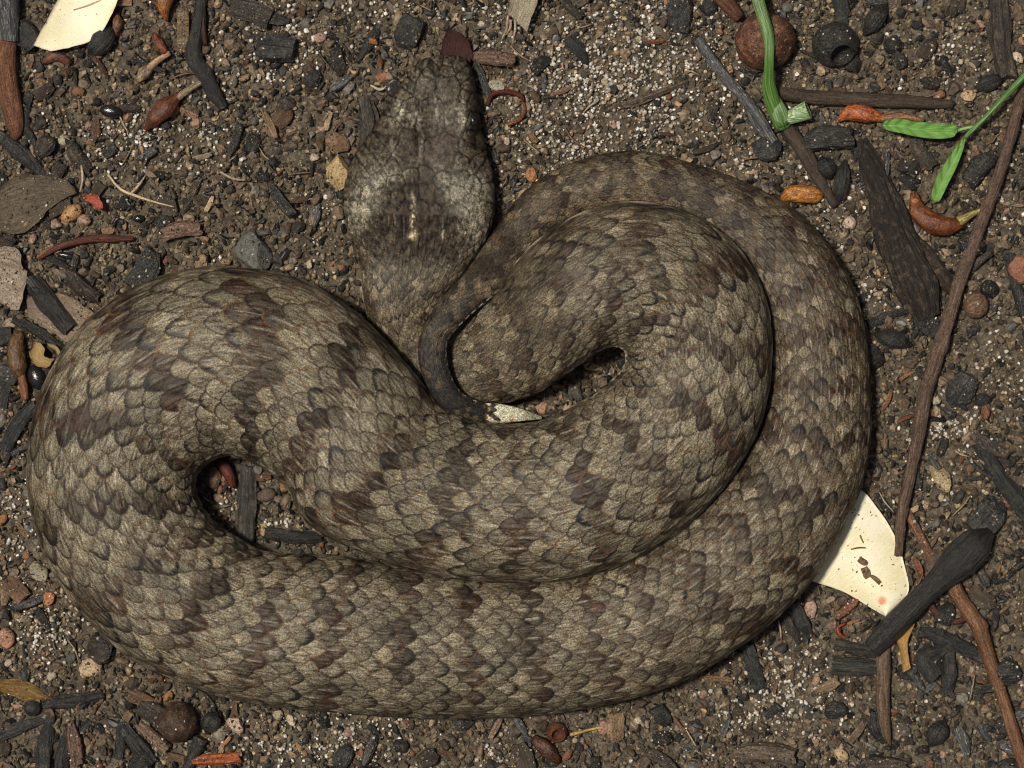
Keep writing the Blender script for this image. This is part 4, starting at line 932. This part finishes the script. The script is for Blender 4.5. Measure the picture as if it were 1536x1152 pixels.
leaf('leaflet', [(1436, 196), (1430, 187), (1400, 184), (1370, 182), (1350, 178), (1332, 180), (1323, 184)], [(1436, 198), (1428, 206), (1402, 208), (1374, 205), (1352, 200), (1336, 197), (1324, 192)], zl(30, 5), M['greenleaf'], parent=e, nu=50, nv=14, thick=1.5)
leaf('leaflet', [(1446, 206), (1440, 212), (1420, 240), (1404, 268), (1396, 296), (1400, 302)], [(1448, 208), (1444, 226), (1434, 252), (1422, 276), (1410, 300), (1403, 303)], zl(28, 4), M['greenleaf'], parent=e, nu=44, nv=14, thick=1.5)

# --- pebbles and seeds
for (px, py, rx, ry, rot, c_, lab) in [
    (510, 258, 29, 22, 60, (.62, .44, .22), 'tan yellow angular pebble touching the left side of the head'), (506, 215, 20, 15, 30, (.28, .17, .10), 'rusty brown soft crumb above the tan yellow pebble'),
    (1411, 717, 24, 15, 60, (.55, .42, .24), 'tan oblong pebble right of the long twig'), (134, 1001, 19, 15, 0, (.62, .46, .28), 'beige pebble with orange rim below the left coil'),
    (381, 380, 28, 34, 0, (.17, .168, .155), 'smooth dark grey pebble touching the top of the left coil'), (352, 1088, 15, 12, 40, (.72, .52, .38), 'white and orange pebble right of the shiny charred bud'),
    (331, 1098, 12, 14, 0, (.34, .31, .23), 'grey olive pebble left of the white and orange one'), (73, 899, 11, 12, 0, (.55, .22, .09), 'orange pebble left of the lower left coil'),
    (8, 958, 14, 16, 0, (.55, .28, .18), 'pink orange pebble cut by the left edge'), (58, 858, 13, 17, -30, (.38, .34, .23), 'olive cream pebble close to the left coil'),
    (1218, 914, 11, 14, 0, (.55, .36, .28), 'pink beige pebble below the edge of the cream leaf'), (162, 345, 11, 7, 0, (.36, .21, .11), 'small brown oval pebble above the curved red stem'),
    (1275, 335, 10, 11, 30, (.68, .52, .42), 'pale pink chip pebble above the thick root'), (94, 210, 8, 9, 0, (.45, .42, .28), 'tiny olive white pebble at upper left'),
    (1453, 142, 12, 10, 0, (.75, .52, .30), 'small cream orange flake pebble left of the seedling stem'), (216, 1090, 9, 12, 0, (.30, .26, .19), 'small brownish pebble by the split tan chip'),
    (1530, 405, 18, 22, 0, (.38, .17, .10), 'orange brown pebble cut by the right edge'), (1262, 1133, 12, 10, 30, (.62, .46, .25), 'yellow cream pebble at the bottom below the sand'),
    (889, 551, 13, 7, 10, (.55, .42, .24), 'yellow pebble inside the central coil gap'), (815, 612, 11, 10, 20, (.55, .32, .21), 'pink brown pebble at the tip of the white tail'),
    (905, 575, 11, 10, 0, (.18, .13, .09), 'brown crumb pebble inside the central coil gap'), (864, 590, 14, 10, 30, (.10, .09, .08), 'dark grey pebble inside the central coil gap'),
    (318, 716, 15, 18, 0, (.20, .12, .07), 'brown gravel lump at the left of the small coil gap'), (398, 742, 16, 12, 0, (.13, .09, .07), 'dark brown lump at the right of the small coil gap'),
    (396, 795, 7, 10, 0, (.55, .36, .18), 'little striped tan stone under the grey stick in the small gap'), (957, 1080, 8, 7, 0, (.62, .55, .38), 'small cream white pebble below the bottom coil'),
    (572, 115, 9, 9, 0, (.40, .18, .10), 'small orange brown crumb above the wood stub'), (1404, 600, 8, 8, 0, (.6, .5, .36), 'small cream pebble near the middle of the long twig'),
    (908, 1092, 11, 12, 40, (.42, .22, .17), 'dull pink chip pebble under the bottom coil'), (745, 128, 13, 8, 20, (.5, .46, .36), 'pale grey flat pebble above the red tendril'),
    (798, 263, 10, 12, 0, (.48, .22, .10), 'orange triangular pebble at the tail coil edge'), (1298, 850, 1, 1, 0, (0, 0, 0), None)]:
    if lab: blob('pebble', px, py, rx, ry, min(rx, ry) * 0.7, M['stone'], lab, 'pebble', rot=-rot, color=tuple(v * 0.85 for v in c_), facets=7, noise_=0.1)
for (px, py, rx, ry, rot, lab) in [(167, 167, 17, 10, -10, 'glossy ribbed black beetle shaped seed at upper left'), (208, 328, 8, 6, 0, 'tiny shiny round black seed with a bright glint'), (98, 383, 14, 5, -10, 'small glossy black sliver seed below the curved red stem'), (56, 566, 14, 20, 20, 'large glossy black seed wedged against the left coil')]:
    blob('black_seed', px, py, rx, ry, min(rx, ry) * 0.8, M['glossyseed'], lab, 'seed', rot=rot, noise_=0.05, z=5, sub=3)
tube('russet_seed', [(800, 1108), (820, 1124), (838, 1142)], [6, 12, 11, 5], M['bud'], 'glossy brown seed case at the bottom near the orange cup', 'seed', color=(.28, .3, .5), lift_=5)
gumnut('cup_husk', 'small orange brown cup husk below the bottom coil', 836, 1100, 16, (1.0, .45, .25), tilt=(20, 0), mouth=0.7)
tube('straw', [(856, 1102), (880, 1096), (905, 1090)], [2.5, 2.5, 1.5], M['palewood'], 'thin yellow straw piece right of the orange cup husk', 'straw', lift_=6, color=(1.6, 1.3, .6), sides=8)
tube('red_chip', [(332, 693), (344, 712), (350, 730)], [9, 9, 5], M['redwood'], 'red brown bark piece in the upper corner of the small gap', 'bark', color=(.5, .2, .16), lift_=10)
for (pts, lab, c_) in [([(162, 262), (180, 283), (205, 294), (232, 303), (260, 310)], 'pale straw coloured rootlet curving left of the thin brown twig', (.62, .50, .30)), ([(122, 248), (124, 268), (120, 288)], 'short tan upright rootlet above the coral petal', (.5, .38, .25)),
                       ([(196, 290), (208, 278), (218, 264)], 'thin side rootlet branching up from the straw coloured one', (.48, .36, .2)), ([(330, 258), (350, 268), (368, 270)], 'pale fine rootlet right of the thin brown twig', (.42, .33, .22)), ([(556, 128), (572, 134), (590, 120)], 'pale forked rootlet left of the snout', (.5, .42, .3))]:
    tube('rootlet', pts, [1.6, 2.4, 1.8, 1.0], M['thread'], lab, 'rootlet', lift_=9, color=c_, sides=7, step=3)
# a shed loose scale of skin and small white scratches belong to the snake
tube('leaf_vein', [(112, 16), (134, 9), (158, -1), (170, -6)], [1, 1.4, 1.4, 1], M['thread'], 'faint pink ridge along the top left cream leaf', 'leaf vein', lift_=19, color=(.62, .36, .26), sides=6)

# ================================================================== SCATTERED LITTER
LM = [('the snake snout', 660, 60), ('the snake head', 500, 330), ('the tan yellow pebble', 480, 262), ('the curled red tendril', 790, 190), ('the silvery twig', 1080, 130), ('the big rusty gumnut', 1150, 60),
      ('the black open gumnut', 1253, 66), ('the green shoot base', 1180, 195), ('the orange capsule', 1300, 175), ('the upper green leaflet', 1380, 195), ('the lower green leaflet', 1420, 255), ('the glossy crescent pod', 1410, 325),
      ('the thick charred root', 1340, 350), ('the yellow orange bud', 1204, 292), ('the pale woody nut', 1466, 458), ('the oblong tan pebble', 1411, 717), ('the cream leaf under the coil', 1340, 830), ('the club stick', 1450, 830),
      ('the glossy reddish twig', 1490, 1000), ('the speckled grey twig', 1327, 1040), ('the two charcoal logs', 1280, 990), ('the bottom sand patch', 1180, 1060), ('the orange cup husk', 836, 1100), ('the tan splinter', 745, 1100),
      ('the shiny charred bud', 318, 1080), ('the round brown gumnut', 266, 1084), ('the gold husk', 40, 1038), ('the beige pebble', 134, 1001), ('the orange pebble', 73, 899), ('the long orange pod', 28, 550), ('the yellow curled petal', 66, 532),
      ('the pale grey leaf', 14, 420), ('the curved red stem', 130, 365), ('the coral red petal', 138, 300), ('the shiny black seed', 208, 328), ('the pale wood chip', 272, 343), ('the dark grey pebble', 381, 377), ('the straw coloured rootlet', 210, 290),
      ('the dark red capsule', 245, 165), ('the beetle shaped seed', 167, 167), ('the top left cream leaf', 110, 50), ('the thick orange stick', 14, 100), ('the knobbly black stem', 300, 80), ('the split bark strip', 790, 20), ('the white sand patch', 930, 140),
      ('the brown level stick', 1300, 150), ('the seedling stem', 1500, 150), ('the long twig', 1420, 500), ('the right coil', 1320, 620), ('the lower right coil', 1180, 960), ('the bottom coil', 600, 1090), ('the lower left coil', 130, 960), ('the left coil', 40, 740),
      ('the small coil gap', 380, 750), ('the central coil gap', 880, 570), ('the top coil', 960, 210), ('the orange wood sliver', 325, 1138), ('the upper right corner', 1520, 20), ('the lower right corner', 1520, 1130), ('the bottom left corner', 15, 1140), ('the maroon leaf piece', 690, 70)]
used_labels = set(o.get('label') for o in scene.objects if o.get('label'))
def spot_label(px, py, head):
    d = sorted((math.hypot(px - a, py - b), n, a, b) for n, a, b in LM)
    (d0, n0, a0, b0) = d[0]
    def dirw(a, b):
        dx, dy = px - a, py - b
        if abs(dx) > 2.2 * abs(dy): return 'right of' if dx > 0 else 'left of'
        if abs(dy) > 2.2 * abs(dx): return 'below' if dy > 0 else 'above'
        return ('lower ' if dy > 0 else 'upper ') + ('right of' if dx > 0 else 'left of')
    dist = 'close' if d0 < 28 else ('a little' if d0 < 60 else 'well' if d0 < 110 else 'far')
    for cand in (f'{head} {dist} {dirw(a0, b0)} {n0}', f'{head} {dirw(a0, b0)} {n0}, facing {d[1][1]}', f'{head} {dirw(a0, b0)} {n0} and {dirw(d[1][2], d[1][3])} {d[1][1]}', f'{head} between {n0} and {d[1][1]}', f'{head} {dist} {dirw(a0, b0)} {n0}, toward {d[2][1]}'):
        if cand not in used_labels and len(cand.replace(',', '').split()) <= 16:
            used_labels.add(cand); return cand
    return None

SAND = [(940, 130, 165, 115, 1.0), (880, 210, 100, 40, 1.0), (1010, 30, 90, 50, .55), (430, 50, 70, 60, .7), (225, 205, 110, 45, .75), (330, 120, 60, 50, .35), (620, 15, 80, 30, .35), (740, 20, 30, 40, .6), (30, 790, 40, 60, .95), (80, 930, 60, 60, .75),
        (520, 1110, 140, 40, .6), (780, 1125, 60, 30, .6), (1190, 1040, 70, 50, 1.0), (1120, 175, 60, 80, .45), (1430, 640, 60, 80, .45), (1500, 550, 40, 60, .4), (1250, 310, 30, 40, .5), (1090, 1090, 50, 40, .6), (810, 270, 20, 20, .9),
        (350, 770, 20, 30, .8), (410, 785, 30, 15, .9), (1500, 300, 40, 60, .3), (1060, 100, 60, 100, .4), (1380, 950, 20, 30, .6), (1440, 90, 60, 60, .3), (1300, 440, 30, 24, .8), (1370, 1080, 30, 20, .5), (480, 330, 30, 60, .3), (1130, 240, 60, 30, .6)]
def sandw(x, y):
    px, py = x + 768, 576 - y; w = 0
    for (a, b, sx, sy, k) in SAND: w = np.maximum(w, k * np.exp(-((px - a) / sx) ** 2 - ((py - b) / sy) ** 2))
    out = (px < 0) | (px > 1536) | (py < 0) | (py > 1152)
    w = np.maximum(w, out * 0.45 * sstep(-0.05, 0.2, n2(x, y, 160, 2, 311)))
    return np.clip(w, 0, 1)
CHAR = [(120, 1090, 190, 60, 1), (1420, 1040, 160, 110, 1), (60, 420, 90, 130, .9), (120, 250, 150, 60, .4), (1430, 380, 120, 120, .5), (1300, 240, 160, 60, .9), (1450, 700, 110, 120, .6), (1480, 900, 90, 80, 1), (900, 1110, 140, 50, .9), (60, 60, 90, 80, .9), (220, 80, 90, 60, .6), (520, 110, 60, 90, .5), (1400, 50, 140, 60, .6), (30, 640, 40, 90, .9)]
def charw(px, py):
    w = 0.16
    for (a, b, sx, sy, k) in CHAR: w = max(w, k * math.exp(-((px - a) / sx) ** 2 - ((py - b) / sy) ** 2))
    if px < 0 or px > 1536 or py < 0 or py > 1152: w = 0.35
    return w
heroes = [(o.location.x / S, o.location.y / S, max(o.dimensions.x, o.dimensions.y) / S * 0.35) for o in scene.objects if o.parent is None and o.type == 'MESH' and o.get('category') and o.name != 'ground']
heroes += [(PX(1148, 62)[0], PX(1148, 62)[1], 44), (PX(1253, 66)[0], PX(1253, 66)[1], 32), (PX(266, 1084)[0], PX(266, 1084)[1], 26), (PX(1180, 175)[0], PX(1180, 175)[1], 20), (PX(1410, 325)[0], PX(1410, 325)[1], 28)]
leafs = [PX(a, b) for a, b in ((110, 20), (90, 50), (130, 30), (1290, 820), (1310, 860), (1260, 860), (1330, 890), (1300, 780), (15, 420), (1270, 180), (1310, 175), (1350, 190), (1400, 195), (1430, 240), (1410, 280))]
leafs = [(a, b, 22) for a, b in leafs]
placed = []
def ok(x, y, r, tight=0.6):
    if under(x, y): return False
    for (a, b, c_) in leafs:
        if (x - a) ** 2 + (y - b) ** 2 < (c_ + r * 0.6) ** 2: return False
    for (a, b, c_) in heroes:
        if (x - a) ** 2 + (y - b) ** 2 < (min(c_, 34) * 0.8 + r * 0.35) ** 2: return False
    for (a, b, c_) in placed:
        if (x - a) ** 2 + (y - b) ** 2 < ((c_ + r) * tight) ** 2: return False
    return True
lib = {}
lib['charcoal'] = [mesh_data('charcoal_chip', *shard_geo(1.0 * 40, w * 40, h * 40, 500 + k, 8, 10)[:2], M['charcoal'], shard_geo(40, w * 40, h * 40, 500 + k, 8, 10)[2], False) for k, (w, h) in enumerate([(.3, .25), (.45, .3), (.22, .2), (.6, .4), (.35, .28), (.8, .5), (.28, .22), (.5, .35)])]
for k in range(4):
    V, F, g = blob_geo(20, 15, 11, 2, 0.16, 6, 540 + k); lib['charcoal'].append(mesh_data('charcoal_chip', V, F, M['charcoal'], g, False))
lib['ashy'] = [mesh_data('charcoal_chip', *shard_geo(40, w * 40, h * 40, 560 + k, 8, 10)[:2], M['ashy'], None, False) for k, (w, h) in enumerate([(.3, .25), (.4, .3), (.55, .35)])]
lib['bark'] = [mesh_data('bark_chip', *shard_geo(40, w * 40, h * 40, 600 + k, 8, 10)[:2], M[mt], None, False) for k, (w, h, mt) in enumerate([(.4, .2, 'bark'), (.6, .2, 'bark'), (.3, .2, 'bark'), (.25, .16, 'redwood'), (.75, .3, 'bark'), (.35, .2, 'palewood'), (.2, .16, 'bark')])]
lib['pebble'] = []
for k in range(8):
    V, F, g = blob_geo(20, 16, 12, 2, 0.12, 8, 700 + k); lib['pebble'].append(mesh_data('pebble', V, F, M['stone'], g, False))
lib['fragment'] = []
for k in range(4):
    V, F, g = blob_geo(20, 11, 4, 2, 0.3, 3, 760 + k, 1.8); V[:, 2] += 6 * (V[:, 0] / 20) ** 2; lib['fragment'].append(mesh_data('leaf_scrap', V, F, M['dryleaf'], g, True))
def scatter(kind, total, smin, smax, heads, names, cat, group, colors, weight, zo=0.3, tight=0.55, flat=1.0):
    n = tries = 0
    while n < total and tries < total * 60:
        tries += 1
        px, py = random.uniform(-30, 1566), random.uniform(-30, 1182)
        if random.random() > weight(px, py): continue
        L = smin + (smax - smin) * random.random() ** 2.2
        x, y = PX(px, py)
        if not ok(x, y, L / 2, tight): continue
        i = random.randrange(len(lib[kind])); hd = random.choice(heads[i % len(heads)]) if isinstance(heads[0], (list, tuple)) else random.choice(heads)
        sz = 'tiny' if L < 15 else 'small' if L < 24 else 'medium' if L < 34 else 'large'
        ci = random.randrange(len(colors)); cw, cv = colors[ci]
        rz = random.uniform(0, 2 * math.pi)
        lab = spot_label(px, py, f'{sz} {cw} {hd}')
        if not lab: continue
        f = L / 40; br = random.uniform(0.75, 1.3)
        o = link(names, lib[kind][i], None, (x, y, gh1(x, y) + L * 0.16 * zo + 1.5), (random.uniform(-.35, .35), random.uniform(-.3, .3), rz), (f, f * random.uniform(.8, 1.2), f * flat), tuple(v * br for v in cv))
        tag(o, lab, cat, group); placed.append((x, y, L / 2 * 0.8)); n += 1
    print(kind, n)
scatter('charcoal', 240, 14, 60, ['charcoal shard', 'charcoal chip', 'charred splinter', 'charcoal lump'], 'charcoal_chip', 'charcoal', 'charcoal chips strewn over the soil',
        [('black', (.8, .8, .8)), ('dark grey', (1.5, 1.55, 1.6)), ('brownish black', (1.7, 1.35, 1.1)), ('sooty', (1.1, 1.1, 1.1))], charw, 0.8, 0.42)
scatter('ashy', 40, 16, 46, ['charcoal shard', 'charred splinter'], 'charcoal_chip', 'charcoal', 'charcoal chips strewn over the soil', [('silvery grey', (1, 1, 1)), ('ashen', (1.3, 1.3, 1.3))], charw, 0.9, 0.42)
scatter('bark', 270, 12, 40, ['bark flake', 'wood chip', 'bark chip'], 'bark_chip', 'bark chip', 'bark and wood chips strewn over the soil',
        [('brown', (.8, .8, .8)), ('dull brown', (.55, .55, .55)), ('rusty', (1.0, .75, .6)), ('tan', (1.7, 1.5, 1.2)), ('dark brown', (.4, .38, .36))], lambda a, b: 0.25 + 0.6 * charw(a, b), 0.8, 0.42)
scatter('pebble', 240, 9, 22, ['pebble', 'stone', 'gravel piece'], 'pebble', 'pebble', 'small pebbles strewn over the soil',
        [('brown', (.16, .11, .075)), ('tan', (.36, .25, .15)), ('grey', (.13, .125, .115)), ('cream', (.55, .46, .33)), ('orange', (.32, .16, .08)), ('pinkish', (.42, .27, .21)), ('dark brown', (.08, .06, .045)), ('greyish brown', (.2, .16, .12))], lambda a, b: 0.6, 0.9, 0.5)
scatter('fragment', 60, 12, 26, ['leaf scrap', 'husk scrap'], 'leaf_scrap', 'leaf scrap', 'dry leaf scraps strewn over the soil', [('tan', (1, .8, .6)), ('brown', (.4, .3, .22)), ('orange', (1.1, .6, .33)), ('cream', (1.8, 1.5, 1.1)), ('reddish', (.6, .3, .22))], lambda a, b: 0.5, 1.1, 0.5)
n = t_ = 0
while n < 70 and t_ < 3000:
    t_ += 1; px, py = random.uniform(-60, 1600), random.uniform(-50, 1200); x, y = PX(px, py)
    if not ok(x, y, 4, 0.3): continue
    a = random.uniform(0, 6.28); L = random.uniform(14, 46); cv = random.uniform(-.5, .5)
    p2 = (px + L / 2 * math.cos(a) , py + L / 2 * math.sin(a)); p3 = (p2[0] + L / 2 * math.cos(a + cv), p2[1] + L / 2 * math.sin(a + cv))
    x3, y3 = PX(*p3)
    if under(x3, y3): continue
    cw, c_ = random.choice([('pale', (.45, .36, .24)), ('brown', (.18, .12, .08)), ('tan', (.32, .23, .14)), ('dark', (.05, .04, .03)), ('rusty', (.2, .11, .07))])
    lab = spot_label(px, py, f"{'short' if L < 28 else 'long'} {cw} {'rootlet' if n % 2 else 'fibre'}")
    if not lab: continue
    tube('rootlet', [(px, py), p2, p3], [0.9, 1.5, 0.7], M['thread'], lab, 'rootlet', lift_=7, color=c_, sides=6, step=4, group='fine rootlets and fibres on the soil'); n += 1

# ================================================================== GRAINS (uncountable)
bpy.context.view_layer.update(); dg = bpy.context.evaluated_depsgraph_get()
dust_p = []
for q in range(60000):
    x_, y_ = random.uniform(-790, 790), random.uniform(-600, 600)
    if under(x_, y_): continue
    hit, loc, nor, _i, ob_, _m = scene.ray_cast(dg, Vector((x_ * S, y_ * S, 300 * S)), Vector((0, 0, -1)))
    if not hit or ob_ is None or ob_.name.startswith(('ground', 'body', 'blade', 'stem', 'petiole', 'cut_sheath', 'eye', 'rootlet', 'black_seed')) or nor.z < 0.5: continue
    pr = 0.10 if ob_.name.startswith(('fallen_leaf', 'leaflet')) else 0.75
    if random.random() > pr * (0.25 + 1.2 * float(vnoise([[x_ / 16, y_ / 16, 0]], 77)[0]) ** 1.5): continue
    dust_p.append((x_, y_, loc.z / S))
dust_p = np.array(dust_p); print('dust', len(dust_p))
def grain_mat(name, rough, spec, alpha_tint=1.0):
    m, nt, b = new_mat(name)
    a = nt.nodes.new('ShaderNodeAttribute'); a.attribute_type = 'INSTANCER'; a.attribute_name = 'gcol'
    tc = nt.nodes.new('ShaderNodeTexCoord'); f = noise(nt, tc.outputs['Object'], 1.6, 3, 0.6)
    c = mix(nt, a.outputs['Color'], ramp(nt, f, [(0.35, (0.6, 0.57, 0.55)), (0.6, (1.25, 1.22, 1.2))]), 1.0, 'MULTIPLY')
    nt.links.new(c, b.inputs['Base Color']); b.inputs['Roughness'].default_value = rough; b.inputs['Specular IOR Level'].default_value = spec
    return m
def grains(name, label, cat_, pos, scl, colr, mat, nvar=5, lump=0.45, sub=2):
    me = bpy.data.meshes.new(name); n = len(pos); me.vertices.add(n); me.vertices.foreach_set('co', (np.asarray(pos) * S).astype(np.float32).ravel())
    for nm, arr in (('gscl', np.asarray(scl) * S), ('grot', rng.uniform(0, 6.283, (n, 3)))):
        a = me.attributes.new(nm, 'FLOAT_VECTOR', 'POINT'); a.data.foreach_set('vector', arr.astype(np.float32).ravel())
    a = me.attributes.new('gcol', 'FLOAT_COLOR', 'POINT'); a.data.foreach_set('color', np.column_stack([colr, np.ones(n)]).astype(np.float32).ravel())
    a = me.attributes.new('gidx', 'INT', 'POINT'); a.data.foreach_set('value', rng.integers(0, nvar, n).astype(np.int32))
    me.update(); me.materials.append(mat)
    o = link(name, me); tag(o, label, cat_, kind='stuff')
    ng = bpy.data.node_groups.new(name + '_grains', 'GeometryNodeTree')
    ng.interface.new_socket('Geometry', in_out='INPUT', socket_type='NodeSocketGeometry'); ng.interface.new_socket('Geometry', in_out='OUTPUT', socket_type='NodeSocketGeometry')
    gi = ng.nodes.new('NodeGroupInput'); go = ng.nodes.new('NodeGroupOutput'); L = ng.links.new
    join = ng.nodes.new('GeometryNodeJoinGeometry')
    for v in range(nvar):
        ic = ng.nodes.new('GeometryNodeMeshIcoSphere'); ic.inputs['Subdivisions'].default_value = sub; ic.inputs['Radius'].default_value = 1.0
        sp = ng.nodes.new('GeometryNodeSetPosition'); no = ng.nodes.new('ShaderNodeTexNoise'); no.noise_dimensions = '4D'
        no.inputs['Scale'].default_value = 0.8; no.inputs['W'].default_value = v * 3.7 + len(name); no.inputs['Detail'].default_value = 1.0
        sb = ng.nodes.new('ShaderNodeVectorMath'); sb.operation = 'SUBTRACT'; sb.inputs[1].default_value = (0.5, 0.5, 0.5)
        ml = ng.nodes.new('ShaderNodeVectorMath'); ml.operation = 'SCALE'; ml.inputs['Scale'].default_value = lump * 3.2
        L(no.outputs['Color'], sb.inputs[0]); L(sb.outputs[0], ml.inputs[0]); L(ml.outputs[0], sp.inputs['Offset']); L(ic.outputs[0], sp.inputs['Geometry'])
        if sub < 2: sp.inputs['Offset'].default_value = (0, 0, 0)
        smn = ng.nodes.new('GeometryNodeSetMaterial'); smn.inputs['Material'].default_value = mat; L(sp.outputs[0], smn.inputs[0])
        g2i = ng.nodes.new('GeometryNodeGeometryToInstance'); L(smn.outputs[0], g2i.inputs[0]); L(g2i.outputs[0], join.inputs[0])
    def na(nm, ty):
        x_ = ng.nodes.new('GeometryNodeInputNamedAttribute'); x_.data_type = ty; x_.inputs['Name'].default_value = nm; return x_.outputs['Attribute']
    iop = ng.nodes.new('GeometryNodeInstanceOnPoints'); iop.inputs['Pick Instance'].default_value = True
    L(gi.outputs[0], iop.inputs['Points']); L(join.outputs[0], iop.inputs['Instance']); L(na('gidx', 'INT'), iop.inputs['Instance Index'])
    L(na('grot', 'FLOAT_VECTOR'), iop.inputs['Rotation']); L(na('gscl', 'FLOAT_VECTOR'), iop.inputs['Scale']); L(iop.outputs[0], go.inputs[0])
    md = o.modifiers.new('grains', 'NODES'); md.node_group = ng; return o
def free_xy(n, wfun=None, x0=-1290, x1=1290, y0=-1080, y1=1080):
    n = int(n * 1.78)
    x = rng.uniform(x0, x1, n); y = rng.uniform(y0, y1, n)
    i = ((x - OCX) / OCS).astype(int); j = ((y - OCY) / OCS).astype(int)
    # keep what the coils cover bare except close to their edges
    inner = occ & np.roll(occ, 5, 0) & np.roll(occ, -5, 0) & np.roll(occ, 5, 1) & np.roll(occ, -5, 1)
    keep = ~inner[np.clip(i, 0, 649), np.clip(j, 0, 549)]
    for (cx_, cy_, r_) in leafs[:9]: keep &= (x - cx_) ** 2 + (y - cy_) ** 2 > 24 ** 2
    x, y = x[keep], y[keep]
    if wfun is not None:
        k = rng.uniform(0, 1, len(x)) < wfun(x, y); x, y = x[k], y[k]
    return x, y
def pick(pal, wts, n, var=0.25):
    pal = np.array(pal); i = rng.choice(len(pal), n, p=np.array(wts) / np.sum(wts)); return np.clip(pal[i] * rng.uniform(1 - var, 1 + var, (n, 1)), 0.004, 0.9)
def sizes(n, lo, hi, p=2.0): return lo + (hi - lo) * rng.uniform(0, 1, n) ** p
# soil crumbs
x, y = free_xy(95000); n = len(x); r_ = sizes(n, 1.4, 5.4, 2.3); sw_ = sandw(x, y)
pc = pick([(.082, .063, .040), (.135, .105, .067), (.205, .163, .105), (.032, .028, .023), (.28, .225, .145), (.20, .125, .07), (.15, .132, .10)], [4, 4, 2.4, 3, 1.1, .25, 1.2], n, .35)
grains('soil_crumbs', 'brown soil crumbs covering the ground', 'soil', np.column_stack([x, y, gh(x, y) - r_ * 0.15 - 0.6]), np.column_stack([r_, r_ * rng.uniform(.6, 1, n), r_ * rng.uniform(.5, .9, n)]), pc, grain_mat('crumb', 0.75, 0.3), 6, 0.42)
# coarser crumbs
x, y = free_xy(8500, lambda a, b: 1 - 0.75 * sandw(a, b)); n = len(x); r_ = sizes(n, 4.0, 12.5, 2.4)
pc = pick([(.065, .048, .034), (.11, .082, .058), (.17, .128, .088), (.03, .026, .024), (.24, .18, .12), (.13, .12, .105), (.20, .125, .08)], [4, 4, 2.4, 3.6, 1.3, 1.2, .3], n, .3)
grains('coarse_soil_crumbs', 'coarser brown soil crumbs lying among the fine soil', 'soil', np.column_stack([x, y, gh(x, y) + r_ * 0.05]), np.column_stack([r_, r_ * rng.uniform(.5, .95, n), r_ * rng.uniform(.4, .7, n)]), pc, grain_mat('coarse_crumb', 0.7, 0.35), 6, 0.45, 3)
# quartz sand
x, y = free_xy(170000, lambda a, b: 0.007 + 1.1 * sandw(a, b) * sstep(-0.3, 0.1, n2(a, b, 22, 3, 333)) * (0.5 + 0.5 * sstep(-.2, .15, n2(a, b, 75, 2, 334)))); n = len(x); r_ = sizes(n, 1.2, 4.0, 1.6)
pc = pick([(.50, .485, .45), (.37, .35, .31), (.66, .65, .62), (.40, .33, .24), (.24, .21, .17), (.46, .37, .28)], [3, 3.4, 1.3, 1.4, 2.6, .7], n, 0.25)
grains('quartz_sand', 'white quartz sand grains lying in patches on the soil', 'sand', np.column_stack([x, y, gh(x, y) + 0.8 + r_ * 0.3]), np.column_stack([r_, r_ * rng.uniform(.7, 1, n), r_ * rng.uniform(.6, .9, n)]), pc, grain_mat('quartz', 0.28, 0.5), 5, 0.3)
# fine charcoal splinters
x, y = free_xy(7000, lambda a, b: 0.7 - 0.45 * sandw(a, b)); n = len(x); r_ = sizes(n, 3.5, 8.5, 2.0)
pc = pick([(.02, .02, .02), (.035, .034, .033), (.012, .012, .012), (.09, .06, .04), (.2, .14, .09)], [4, 3, 2, 1.2, .6], n)
grains('charcoal_grit', 'fine charcoal splinters and grit mixed through the soil', 'charcoal grit', np.column_stack([x, y, gh(x, y) + 3]), np.column_stack([r_, r_ * rng.uniform(.25, .5, n), r_ * rng.uniform(.2, .45, n)]), pc, grain_mat('grit', 0.45, 0.5), 5, 0.4)
n = len(dust_p); r_ = sizes(n, 0.7, 2.8, 2.0)
pc = pick([(.10, .08, .055), (.16, .13, .09), (.05, .04, .03), (.40, .38, .34), (.24, .19, .13), (.55, .53, .5)], [4, 4, 3, 1.2, 1.2, .5], n, .3)
grains('dusting_grains', 'soil dust and grit sprinkled over sticks and leaves', 'grit', dust_p + np.column_stack([0 * r_, 0 * r_, r_ * 0.3]), np.column_stack([r_, r_ * rng.uniform(.6, 1, n), r_ * rng.uniform(.5, .9, n)]), pc, grain_mat('dusting', 0.7, 0.3), 4, 0.4, 1)
# angular flakes of bark and charcoal, too many and too small to pick apart
x, y = free_xy(13500, lambda a, b: 0.8 - 0.66 * sandw(a, b)); n = len(x); r_ = sizes(n, 5.0, 13.0, 2.0)
pc = pick([(.022, .021, .020), (.045, .038, .032), (.012, .012, .012), (.10, .072, .05), (.17, .125, .085), (.26, .19, .12), (.13, .06, .035), (.08, .078, .075)], [4, 3, 3, 2.4, 1.2, .5, .4, .8], n, .35)
grains('litter_flakes', 'small broken flakes of bark and charcoal in the soil', 'litter flakes', np.column_stack([x, y, gh(x, y) + 2.5]), np.column_stack([r_, r_ * rng.uniform(.25, .6, n), r_ * rng.uniform(.15, .4, n)]), pc, grain_mat('flake', 0.5, 0.45), 6, 0.55, 1)
for o in scene.objects:
    if '_o' in o: del o['_o']
print('objects', len(scene.objects))
